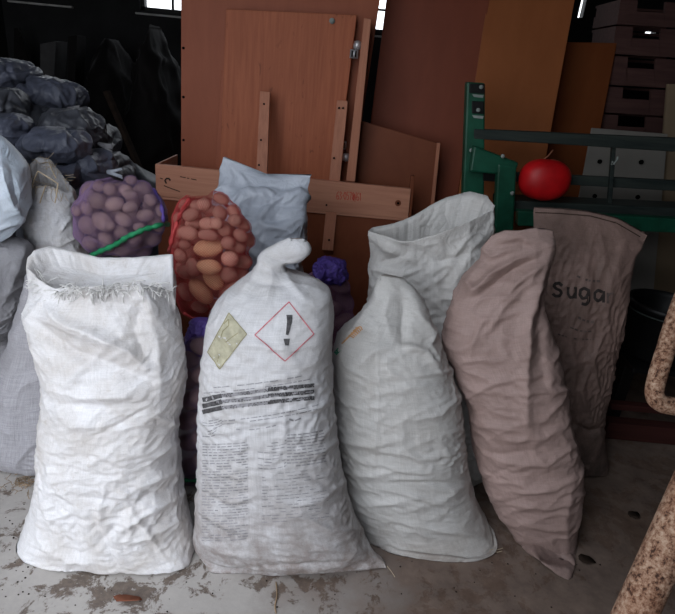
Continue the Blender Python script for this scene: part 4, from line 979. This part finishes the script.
for (x, y) in ((332, 21),):
    mb = MB(); c = PY(x, y, YW - .002); mb.tube([c, c - np.array([0, .01, 0])], .012, 12); mb.build('lock', 'worn', wd, True)
for y in (48, 97, 140):
    mb = MB(); c = PY(183.5, y, YW + .058); mb.tube([c, c - np.array([0, .003, 0])], .006, 10); mb.build('screw_hole', 'hole', wd)

# wooden box in front of the wardrobe with two nailed battens
YB = 2.56
bx = empty('wooden_box', PY(285, py_at(285, YB, 0), YB), 'long pale wooden box with red and black markings, in front of the wardrobe', 'box')
front = slab('front_plank', 'plank', [(155, 164, YB), (411, 189, YB), (408, 219, YB), (156, 196, YB)], .025, bx)
slab('left_side', 'plank', [(156, 163.5, YB + .02), (158, 163.7, YB + .02), (158, 196, YB + .02), (157, 196, YB + .02)], .30, bx)
slab('end_piece', 'hard', [(411, 176, YB + .01), (415, 176, YB + .01), (411, 219, YB + .01), (407, 219, YB + .01)], .03, bx)
slab('lower_panel', 'hard', [(157, 197, YB + .012), (410, 219.5, YB + .012), (399, 330, YB + .012), (160, 320, YB + .012)], .012, bx, True)
slab('lower_rail', 'plank', [(157, 196.5, YB + .002), (408, 219, YB + .002), (408, 221.5, YB + .002), (157, 199, YB + .002)], .012, bx)
YN = YB - .022
slab('batten', 'batten', [(260, 91, YN + .09), (270, 92, YN + .09), (267, 178, YN), (256, 176, YN)], .020, bx)
slab('batten', 'batten', [(337, 100, YN + .09), (348, 101, YN + .09), (333, 251, YN), (322, 250, YN)], .020, bx)
for (x, y) in ((264, 104), (261, 140), (259, 165), (339, 108), (343, 108), (334, 158), (329, 240), (326.5, 205)):
    mb = MB(); c = PY(x, y, YN + (.09 * (1 - (y - 92) / (85 if x < 300 else 150)) if y < 240 else 0) - .001); mb.tube([c + (0, .004, 0), c - (0, .003, 0)], .0045, 8); mb.build('nail_head', 'hole', bx)
mb = MB(); c = PY(398, 203, YB); mb.tube([c, c - (0, .004, 0)], .014, 14); kn = mb.build('knot', 'hard', bx); mb = MB(); mb.tube([c - (0, .003, 0), c - (0, .006, 0)], .006, 10); mb.build('knot_core', 'hole', None).parent = kn
GL = {'6': [[(5, 0), (1.5, 2), (0, 6), (1, 9.5), (4, 9.5), (5, 7), (3.5, 5), (.5, 6)]], '3': [[(.5, 1), (3, 0), (4.6, 2), (2.2, 4.3), (4.8, 6.6), (3.5, 9.5), (.2, 9)]], '-': [[(.5, 5), (3.5, 5)]],
      '0': [[(2.5, 0), (.3, 3), (.3, 7), (2.5, 9.8), (4.7, 7), (4.7, 3), (2.5, 0)]], '5': [[(4.5, 0), (1, 0), (.7, 4), (3.5, 4), (4.8, 6.8), (3, 9.7), (.3, 9)]], '7': [[(.3, 0), (4.7, 0), (2, 9.7)]],
      '8': [[(2.5, 0), (.6, 2), (4.5, 7), (2.5, 9.8), (.4, 7), (4.3, 2), (2.5, 0)]], '/': [[(3.5, -.5), (.3, 10)]], '1': [[(.6, 2), (2.4, 0), (2.4, 9.8)]]}
P = Print(front); x = 336.6
for ch in '63-0578/61':
    for st in GL[ch]: P.ribbon([(x + a * .46, 191.4 + b * .80 + (x - 336) * .06) for a, b in st], .5, .5)
    x += 1.75 if ch in '-/' else 2.75
P.ribbon([(352.5, 193), (353.5, 201), (354.5, 193.5), (355, 202)], .4, .6); own(P, 'red_number', 'redpaint', bx)
P = Print(front); P.ribbon([(166.5, 183.5), (165, 180.5), (166.5, 178.5), (169, 178.5), (170.5, 180.5)], 1.6, .8); P.ribbon([(164, 185.5), (170, 188), (180, 191.5)], .9, .8)
line((180, 176.5), (197, 180), .9, P, bend=0); line((160, 178), (163, 179), 1, P); own(P, 'black_marks', 'inkbrown', bx)

hb = empty('hardboard_sheet', PY(400, py_at(400, 2.66, 0), 2.66), 'dark brown hardboard sheet leaning right of the wooden box', 'board')
slab('sheet', 'hard', [(352, 118, 2.765), (437, 143, 2.74), (431, 215, 2.735), (352, 200, 2.758)], .008, hb, True)
slab('edge_strip', 'batten', [(437, 143, 2.735), (440.5, 143, 2.735), (434, 208, 2.73), (430.5, 208, 2.73)], .02, hb, True)
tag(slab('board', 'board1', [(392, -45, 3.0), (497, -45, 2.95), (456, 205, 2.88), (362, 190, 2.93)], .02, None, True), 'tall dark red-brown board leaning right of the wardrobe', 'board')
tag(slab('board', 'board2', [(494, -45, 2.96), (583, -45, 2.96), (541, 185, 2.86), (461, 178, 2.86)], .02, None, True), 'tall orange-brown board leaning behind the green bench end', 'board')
tag(slab('board', 'board3', [(566, 42, 3.16), (617, 43, 3.16), (586, 205, 3.12), (530, 200, 3.12)], .02, None, True), 'shorter brown board standing behind the red ball', 'board')
# perforated pale panel
pp = empty('perforated_panel', PY(640, py_at(640, 2.96, 0), 2.96), 'pale panel with round holes behind the bench rails', 'panel')
slab('sheet', 'panelwhite', [(592, 128, 2.90), (668, 134, 2.90), (660, 222, 2.89), (576, 214, 2.89)], .012, pp, True)
for x, y in ((599.5, 161.5), (641, 162), (594.5, 196), (637.5, 197)):
    mb = MB(); c = PY(x, y, 2.893); mb.tube([c, c + (0, -.006, 0)], .011, 14); mb.build('round_hole', 'hole', pp)
tag(slab('board', 'paneltan', [(668, 84, 2.94), (700, 84, 2.94), (690, 225, 2.93), (657, 222, 2.93)], .02, None, True), 'dull tan board at the right edge behind the bench', 'board')
# stacked slatted crates
YC = 3.20
rowsC = [(0, 26), (27, 56), (57, 87), (88, 115), (116, 146)]
def cxl(y): return 620 - (y - 18) * .165
prev = None
for k, (y0, y1) in enumerate(rowsC[::-1]):
    yb = YC - .01 * k
    cr_ = empty('wooden_crate', PY(640, y1 + 1, yb), ['dark wooden crate behind the bench, bottommost of the stack in view', 'dark wooden crate second from the bottom of the stack behind the bench', 'dark wooden crate in the middle of the stack behind the bench',
        'dark wooden crate second from the top of the stack behind the bench', 'dark wooden crate at the top of the stack behind the bench'][k], 'crate', 'stacked crates behind the bench')
    L, R_, T0, B0 = cxl((y0 + y1) / 2), 700, y0 + .5, y1 - .5; s = .06
    def q(x, y): return (x, y + (x - 640) * s, yb)
    nx0, nx1 = L + 17, L + 45; ny = T0 + 11
    mb = MB()
    for c in ([q(L, T0), q(nx0, T0), q(nx0 - 2, B0), q(L - 4, B0)], [q(nx1, T0), q(R_, T0), q(R_ - 4, B0), q(nx1 - 2, B0)], [q(nx0 - 1.5, ny), q(nx1 - 1.5, ny), q(nx1 - 2, B0), q(nx0 - 2, B0)]):
        qq, n = slab_pts(c, .018); mb.quadslab(qq, n)
    mb.build('front_board', 'crate', cr_)
    mb = MB(); qq, n = slab_pts([q(L, T0), q(L + 3, T0), q(L - 1, B0), q(L - 4, B0)], .018); qq = [p + n * 1.02 for p in qq]; mb.quadslab(qq, n / .018 * .28); mb.build('side_board', 'crate', cr_)
    mb = MB(); qq, n = slab_pts([q(L, T0), q(R_, T0), q(R_ - 4, B0), q(L - 4, B0)], .018); qq = [p + n / .018 * .30 for p in qq]
    for a, b in ((0, .1), (.5, 1)): mb.quadslab([qq[0] + (qq[1] - qq[0]) * a, qq[0] + (qq[1] - qq[0]) * b, qq[3] + (qq[2] - qq[3]) * b, qq[3] + (qq[2] - qq[3]) * a], n)
    mb.build('back_board', 'crate', cr_)
base = empty('wooden_trestle', PY(650, py_at(650, YC, 0), YC + .1), 'dark timber trestle carrying the crate stack, behind the pale panel', 'trestle')
zb = PY(640, 145.5, YC)[2] - .012
for x in (cxl(140) + 2, 690):
    p = PY(x, 150, YC + .05); mb = MB(); mb.beam((p[0], p[1], 0.001), (p[0] , p[1], zb - .03), .05, .05, (0, 1, 0)); mb.build('leg', 'crate', base)
p0, p1 = PY(cxl(146) - 3, 150, YC + .15), PY(700, 154, YC + .15); mb = MB(); mb.beam((p0[0], p0[1], zb - .015), (p1[0], p1[1], zb - .015), .34, .03); mb.build('top_board', 'crate', base)

# green bench
YG = 2.45
bn = empty('garden_bench', PY(480, py_at(480, YG, 0), YG), 'green-painted bench end with black rails, the red ball resting on it', 'bench')
post = slab('post', 'green', [(467, 82, YG), (485.5, 83, YG), (484, 222, YG), (462, 222, YG)], .06, bn, True, .008)
slab('post_cap', 'black', [(469.5, 83.5, YG - .006), (485, 84, YG - .006), (485, 94, YG - .006), (469.5, 93, YG - .006)], .012, bn)
for (x0, y0, x1, y1) in ((472, 94, 484, 98), (472, 115, 484, 119)):
    slab('worn_patch', 'worn', [(x0, y0, YG - .002), (x1, y0 + 1, YG - .002), (x1 - 1, y1, YG - .002), (x0 + 2, y1 - 1, YG - .002)], .003, bn)
slab('post_bracket', 'black', [(472, 101, YG - .006), (484, 101.5, YG - .006), (484, 114, YG - .006), (472, 113.5, YG - .006)], .008, bn)
for x, y in ((481, 87), (478, 110), (502.5, 156), (512, 193), (471, 150)):
    mb = MB(); c = PY(x, y, YG - (.02 if x > 475 and x < 490 else .062 if x > 490 else 0)); mb.tube([c, c - (0, .008, 0)], .008, 10); mb.build('bolt', 'worn', bn, True)
slab('arm', 'green', [(474, 146, YG - .05), (519, 163, YG - .05), (515, 176, YG - .05), (470, 172, YG - .05)], .05, bn, False, .008)
slab('leg', 'green', [(498, 164, YG - .055), (517, 166, YG - .055), (513, 240, YG - .055), (494, 240, YG - .055)], .05, bn, True, .008)
slab('cross_bar', 'black', [(483, 172, YG - .0), (499, 173, YG - .0), (498, 182, YG - .0), (483, 181, YG - .0)], .03, bn)
slab('upper_rail', 'rail', [(474, 129, YG - .004), (740, 141, YG - .004), (740, 156, YG - .004), (474, 139, YG - .004)], .035, bn, False, .005)
slab('middle_rail', 'rail', [(485, 171, YG + .062), (740, 184, YG + .062), (740, 195, YG + .062), (485, 180, YG + .062)], .03, bn, False, .004)
slab('seat_slat', 'rail', [(500, 200, YG + .0), (740, 211, YG + .0), (740, 222, YG + .0), (500, 211, YG + .0)], .15, bn, False, .005)
slab('seat_slat', 'green', [(518, 211, YG - .062), (740, 222, YG - .062), (740, 236, YG - .062), (518, 226, YG - .062)], .05, bn, False, .005)
slab('rod', 'rail', [(613, 138, YG + .034), (617, 138, YG + .034), (612, 206, YG + .034), (608, 206, YG + .034)], .02, bn)
mb = MB(); c = PY(615, 160, YG + .03)
for q in range(5): mb.tube([c + (rnd.uniform(-.012, .012), -.002, rnd.uniform(-.02, .02)), c + (rnd.uniform(-.012, .012), -.004, rnd.uniform(-.02, .02))], .004, 6)
mb.build('wire_knot', 'worn', bn, True)
slab('leg', 'green', [(741, 140, YG + .0), (760, 140, YG + .0), (752, 240, YG), (733, 240, YG)], .06, bn, True, .008)
# red ball on the seat
c = PY(545, 180, YG - .02); rb = MB(); n = 40; vs = []; fs = []
sxr = np.linalg.norm(PY(569, 184, YG) - PY(518, 184, YG)) / 2
szr = np.linalg.norm(PY(541, 202, YG) - PY(541, 162, YG)) / 2
for i in range(n + 1):
    for j in range(48):
        a, b = math.pi * i / n, 2 * math.pi * j / 48; v = np.array([math.sin(a) * math.cos(b), math.sin(a) * math.sin(b), math.cos(a)])
        v = np.sign(v) * np.abs(v) ** .85 * (sxr, sxr * .6, szr); vs.append(c + v * (1 + .03 * math.sin(3 * b) * math.sin(a)))
for i in range(n):
    for j in range(48): fs.append((i * 48 + j, i * 48 + (j + 1) % 48, (i + 1) * 48 + (j + 1) % 48, (i + 1) * 48 + j))
rb.add(vs, fs); rbo = tag(rb.build('ball', 'red', None, True), 'bright red rounded ball resting on the bench behind the sugar sack', 'ball')
mb = MB(); mb.tube(smooth_path([PY(560, 162, YG + .02), PY(552, 160, YG + .0), PY(545, 163, YG + .01)], 5), .004, 6); mb.tube(smooth_path([PY(553, 150, YG + .06), PY(548, 156, YG + .03), PY(540, 162, YG + .01)], 5), .003, 6)
mb.build('cord', 'batten', None, True).parent = rbo

# black bucket on a low timber
YK = 2.22
c0, c1 = PY(620, 352, YK), PY(690, 356, YK); zk = .30
bc = PY(652, 352, YK); rk = .15
bk = empty('bucket', (bc[0], bc[1], bc[2]), 'black bucket standing on the low maroon rack behind the sugar sack', 'bucket')
mb = MB(); mb.lathe(bc, [(.01, 0), (rk * .86, 0), (rk * .9, .01), (rk, .21), (rk * 1.05, .215), (rk * 1.05, .235), (rk * .97, .235), (rk * .95, .215), (rk * .85, .03), (.01, .025)], 36); mb.build('body', 'black', bk, True)
mb = MB(); mb.tube([bc + (math.cos(a) * rk * 1.07, math.sin(a) * rk * 1.07, .20 + .02 * 0) for a in np.linspace(math.pi * 1.02, math.pi * 1.98, 14)], .004, 6); mb.build('bail_handle', 'rail', bk, True)
rk_ = empty('low_rack', PY(640, 425, YK), 'low dark maroon timber rack under the black bucket', 'rack')
zt = bc[2]
def xat(px): return PY(px, 400, YK)[0]
mb = MB(); mb.box((xat(600), YK - .17, zt - .025), (xat(760), YK - .03, zt - .002)); mb.build('top_board', 'black', rk_, bevel=.003)
mb = MB(); mb.box((xat(600), YK + .0, zt - .025), (xat(760), YK + .17, zt - .002)); mb.build('top_board', 'black', rk_, bevel=.003)
mb = MB(); mb.box((xat(600), YK - .12, .002), (xat(760), YK - .06, .085)); mb.build('bottom_beam', 'maroon', rk_, bevel=.004)
mb = MB(); mb.box((xat(600), YK - .10, .14), (xat(760), YK - .06, .17)); mb.build('middle_rail', 'maroon', rk_, bevel=.003)
for x in (606, 750):
    mb = MB(); mb.box((xat(x), YK - .06, .002), (xat(x) + .05, YK + .15, zt - .025)); mb.build('leg', 'black', rk_, bevel=.003)

# rusty pipe frame at the right front
pf = empty('pipe_frame', PD(640, 700, .95) * np.array([1, 1, 0]), 'rusty paint-flaked pipe frame close by at the lower right corner', 'frame')
A0, B0 = PD(635, 614, .98), PD(700, 470, .98); d = (A0 - B0) / np.linalg.norm(A0 - B0); foot = A0 + d * ((A0[2] - .0) / -d[2])
foot = A0 + d * (A0[2] - .035) / (-d[2])
mb = MB(); pts = [foot + (B0 - foot) * t for t in np.linspace(0, 1, 30)] + [B0 - d * t for t in (.02, .05)]
mb.tube(pts, .0335, 24); mb.build('slanted_pipe', 'rust', pf, True)
b0 = [PD(694, 270, 1.22), PD(676, 318, 1.22), PD(665, 352, 1.22), PD(656, 382, 1.22), PD(655, 396, 1.22), PD(661, 403, 1.22), PD(672, 406, 1.22), PD(700, 410, 1.22), PD(735, 416, 1.15)]
mb = MB(); mb.tube(smooth_path(b0, 8), .0195, 18); mb.build('bent_pipe', 'rust', pf, True)
mb = MB(); mb.tube([B0 - d * .03, PD(735, 416, 1.15)], .022, 14); mb.build('connecting_pipe', 'rust', pf, True)

# small things on the floor
def leaf(px, py, ln, wd_, ang, m, lab, name='dry_leaf', cat='leaf'):
    c = PZ(px, py, .004); ca, sa = math.cos(math.radians(ang)), math.sin(math.radians(ang)); mb = MB(); n = 12
    top = []; 
    r_ = random.Random(int(px))
    for k in range(n):
        t = k / n * 6.283; q = 1 + .18 * math.sin(3 * t + 1) + r_.uniform(-.12, .12); x, y = math.cos(t) * ln / 2 * q, math.sin(t) * wd_ / 2 * q
        top.append(c + np.array([x * ca - y * sa, x * sa + y * ca, .004 + .006 * abs(math.sin(t))]))
    vs = [c + (0, 0, .002)] + top + [p - (0, 0, .0035) for p in top] + [c - (0, 0, .0015)]
    fs = [(0, 1 + k, 1 + (k + 1) % n) for k in range(n)] + [(1 + k, 1 + n + k, 1 + n + (k + 1) % n, 1 + (k + 1) % n) for k in range(n)] + [(2 * n + 1, 1 + n + (k + 1) % n, 1 + n + k) for k in range(n)]
    mb.add(vs, fs); return tag(mb.build(name, m, None, True), lab, cat)
leaf(126, 600, .075, .02, 5, 'leaf', 'reddish-brown dry leaf on the floor below the far left sack')
leaf(634, 516, .045, .035, 20, 'leafdark', 'small dark leaf on the floor near the slanted rusty pipe')
leaf(586, 561, .05, .035, -10, 'leafdark', 'dark flake on the floor right of the pinkish sack tip')
mb = MB()
for k in range(60):
    p = PZ(rnd.gauss(24, 11), rnd.gauss(483, 5), .004 + rnd.random() * .012); a = rnd.uniform(0, 6.28); l = rnd.uniform(.015, .05)
    e = p + np.array([math.cos(a) * l, math.sin(a) * l, rnd.uniform(-.002, .006)]); mid = (p + e) / 2 + (rnd.gauss(0, .004), rnd.gauss(0, .004), .003); mb.tube([p, mid, e], .0011, 4)
st = mb.build('straw_litter', 'straw', None, True); tag(st, 'wisps of straw and thread on the floor beside the grey gauzy sack', 'straw', None, 'stuff')
mb = MB(); mb.tube(smooth_path([PZ(276, 582, .003), PZ(277, 595, .005), PZ(275, 606, .003), PZ(276, 613, .003)], 5), .0022, 6)
tag(mb.build('straw_stalk', 'straw', None, True), 'single straw stalk on the floor below the printed sack', 'straw')
mb = MB()
for k in range(60):
    x, y = rnd.choice(((rnd.uniform(0, 340), rnd.uniform(580, 613)), (rnd.uniform(0, 30), rnd.uniform(470, 600)), (rnd.uniform(400, 620), rnd.uniform(560, 613))))
    p = PZ(x, y, .001); s_ = rnd.uniform(.0008, .0024); mb.box(p - (s_, s_ * .7, .001), p + (s_, s_ * .7, s_ * .6))
tag(mb.build('floor_crumbs', 'leafdark', None), 'crumbs of earth and paint scattered over the concrete floor', 'crumbs', None, 'stuff')

# dim clutter at the back left
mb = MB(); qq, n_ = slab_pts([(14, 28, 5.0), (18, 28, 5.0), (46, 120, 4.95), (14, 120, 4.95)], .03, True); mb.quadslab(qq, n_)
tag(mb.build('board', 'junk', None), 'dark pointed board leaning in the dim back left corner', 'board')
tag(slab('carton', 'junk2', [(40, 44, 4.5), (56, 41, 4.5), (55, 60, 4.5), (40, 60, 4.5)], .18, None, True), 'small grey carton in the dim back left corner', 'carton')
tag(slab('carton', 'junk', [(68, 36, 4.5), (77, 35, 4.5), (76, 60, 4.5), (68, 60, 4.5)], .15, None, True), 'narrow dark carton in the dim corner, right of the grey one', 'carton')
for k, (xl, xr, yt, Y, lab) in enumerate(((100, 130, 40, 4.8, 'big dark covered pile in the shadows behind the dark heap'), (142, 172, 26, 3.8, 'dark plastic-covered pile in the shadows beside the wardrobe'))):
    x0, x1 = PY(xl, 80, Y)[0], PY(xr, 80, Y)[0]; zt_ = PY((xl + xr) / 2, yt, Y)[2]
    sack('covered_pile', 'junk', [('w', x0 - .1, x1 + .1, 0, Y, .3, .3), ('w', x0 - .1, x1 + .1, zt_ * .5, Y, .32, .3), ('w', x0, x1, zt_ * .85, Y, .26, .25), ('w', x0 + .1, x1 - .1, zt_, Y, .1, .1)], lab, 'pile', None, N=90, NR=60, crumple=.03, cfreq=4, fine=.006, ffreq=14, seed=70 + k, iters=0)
pts = [PY(122, 90, 3.5), PY(146, 105, 3.45)]
d = pts[1] - pts[0]; e = pts[1] + d / np.linalg.norm(d) * .1
mb = MB(); mb.beam(pts[0] - d * .15, e, .03, .025); 
stk = MB(); q = pts[1]; stk.beam((q[0] + .35, 3.20, .002), (pts[0][0], 3.28, pts[0][2]), .035, .025); tag(stk.build('wooden_stick', 'leafdark', None), 'dark wooden stick leaning in the shadows left of the wardrobe', 'stick')

# ================================================================== the building
def struct(name, mb, m, bevel=0):
    o = mb.build(name, m, None, False, bevel); o['kind'] = 'structure'; return o
XL, XR, YB_, YF, ZC = -3.1, 2.6, 5.3, -.7, 2.75
mb = MB(); mb.box((-9, -9, -.1), (9, 7, 0)); struct('floor', mb, 'floor')
SX0, SX1, SY0, SY1 = -2.2, .0, -.45, .65          # rooflight added out of view to light the folds from above
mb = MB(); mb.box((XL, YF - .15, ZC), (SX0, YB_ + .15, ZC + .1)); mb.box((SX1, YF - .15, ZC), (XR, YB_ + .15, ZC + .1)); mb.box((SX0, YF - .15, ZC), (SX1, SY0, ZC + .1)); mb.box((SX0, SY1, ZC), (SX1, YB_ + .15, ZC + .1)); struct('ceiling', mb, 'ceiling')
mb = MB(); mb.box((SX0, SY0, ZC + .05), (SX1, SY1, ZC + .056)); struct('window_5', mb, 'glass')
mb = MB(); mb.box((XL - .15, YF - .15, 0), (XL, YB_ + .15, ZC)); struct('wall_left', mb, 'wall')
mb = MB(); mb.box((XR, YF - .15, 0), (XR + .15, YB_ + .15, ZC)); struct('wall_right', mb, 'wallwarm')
# front wall with the wide doorway the daylight comes through (behind the photographer)
DX0, DX1, DZ = -2.9, -.1, 2.4
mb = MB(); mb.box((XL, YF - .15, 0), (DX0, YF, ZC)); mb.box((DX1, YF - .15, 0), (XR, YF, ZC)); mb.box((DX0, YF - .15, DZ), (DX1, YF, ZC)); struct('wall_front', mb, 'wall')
# back wall with its high windows
wins = []
def wx(px): return PY(px, 8, YB_)[0]
zs = PY(160, 12, YB_)[2]
wins.append((-3.0, wx(70), PY(36, 3, YB_)[2] + .09)); wins.append((wx(140), wx(392), zs)); wins.append((wx(579.5), wx(587.5), PY(580, 19, YB_)[2])); wins.append((wx(652), wx(666), PY(660, 38, YB_)[2]))
ZT = 2.5; wins = [w + ((ZT,) if k < 2 else (w[2] + .4,) if k == 2 else (w[2] + .07,)) for k, w in enumerate(wins)]; mb = MB(); x = XL
for (a, b, z, ZT) in wins:
    mb.box((x, YB_, 0), (a, YB_ + .15, ZC)); mb.box((a, YB_, 0), (b, YB_ + .15, z)); mb.box((a, YB_, ZT), (b, YB_ + .15, ZC)); x = b
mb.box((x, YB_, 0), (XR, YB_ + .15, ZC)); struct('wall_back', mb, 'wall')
for k, (a, b, z, ZT) in enumerate(wins):
    wn = bpy.data.objects.new('window_%d' % (k + 1), None); COL.objects.link(wn); wn['kind'] = 'structure'; wn.location = ((a + b) / 2, YB_, z)
    mb = MB(); t = .03 if k < 2 else .012
    mb.box((a, YB_ + .03, z), (b, YB_ + .09, z + t)); mb.box((a, YB_ + .03, ZT - t), (b, YB_ + .09, ZT)); mb.box((a, YB_ + .03, z), (a + t, YB_ + .09, ZT)); mb.box((b - t, YB_ + .03, z), (b, YB_ + .09, ZT))
    if k < 2:
        n = max(1, int((b - a) / .26))
        for q in range(1, n): xx = a + (b - a) * q / n; mb.box((xx - .008, YB_ + .04, z), (xx + .008, YB_ + .07, ZT))
        for q in range(1, 4): zz = z + .2 * q - .02; mb.box((a, YB_ + .04, zz - .008), (b, YB_ + .07, zz + .008))
    mb.build('window_frame', 'frame', wn)
    mb = MB(); mb.box((a, YB_ + .05, z), (b, YB_ + .056, ZT)); mb.build('pane', 'glass', wn)
    if k < 2: mb = MB(); zq = z - (.09 if k == 0 else .02); mb.box((a - .03, YB_ - .035, zq - .014), (b + .03, YB_ + .03, zq)); mb.build('window_sill', 'sill', wn)

# ------------------------------------------------------------------ daylight
wld = bpy.data.worlds.new('overcast_sky'); SC.world = wld; wld.use_nodes = True; nt = wld.node_tree; bg = nt.nodes['Background']
geo = nt.nodes.new('ShaderNodeTexCoord'); sep = nt.nodes.new('ShaderNodeSeparateXYZ'); nt.links.new(geo.outputs['Generated'], sep.inputs[0])
rp = nt.nodes.new('ShaderNodeValToRGB'); nt.links.new(sep.outputs[2], rp.inputs[0])        # overcast sky: brighter towards the zenith
rp.color_ramp.elements[0].position = 0; rp.color_ramp.elements[0].color = (.42, .44, .46, 1); rp.color_ramp.elements[1].position = .75; rp.color_ramp.elements[1].color = (.86, .92, 1.0, 1)
nt.links.new(rp.outputs[0], bg.inputs[0]); bg.inputs[1].default_value = 2.6
def portal(name, loc, sx, sy, rot):
    l = bpy.data.lights.new(name, 'AREA'); l.shape = 'RECTANGLE'; l.size = sx; l.size_y = sy; l.cycles.is_portal = True
    o = bpy.data.objects.new(name, l); COL.objects.link(o); o.location = loc; o.rotation_euler = rot
portal('doorway_daylight', ((DX0 + DX1) / 2, YF - .02, DZ / 2), DX1 - DX0, DZ, (math.radians(90), 0, 0))
portal('added_rooflight_daylight', ((SX0 + SX1) / 2, (SY0 + SY1) / 2, ZC + .04), SX1 - SX0, SY1 - SY0, (0, 0, 0))  # samples the sky through the added rooflight
a, b, z, ZT = wins[1]; portal('window_daylight', ((a + b) / 2, YB_ + .02, (z + ZT) / 2), b - a, ZT - z, (math.radians(-90), 0, 0))
SC.cycles.max_bounces = 6; SC.cycles.diffuse_bounces = 4; SC.cycles.transparent_max_bounces = 8
vs_ = SC.view_settings; SC.display_settings.display_device = 'sRGB'
vs_.view_transform = 'Standard'; vs_.look = 'None'; vs_.gamma = 1; vs_.use_curve_mapping = False; vs_.exposure = 1.15

# ------------------------------------------------------------------ put every single-mesh thing's origin at its base
for o in [o for o in SC.objects if o.type == 'MESH' and o.parent is None and o.get('kind') != 'structure' and o.name.split('.')[0] != 'potato']:
    n = len(o.data.vertices); a = np.empty(n * 3, np.float32); o.data.vertices.foreach_get('co', a); a = a.reshape(-1, 3)
    c = Vector(((a[:, 0].min() + a[:, 0].max()) / 2, (a[:, 1].min() + a[:, 1].max()) / 2, a[:, 2].min()))
    T = Matrix.Translation(-c); o.data.transform(T); o.location = c
    for ch in o.children: ch.data.transform(T)
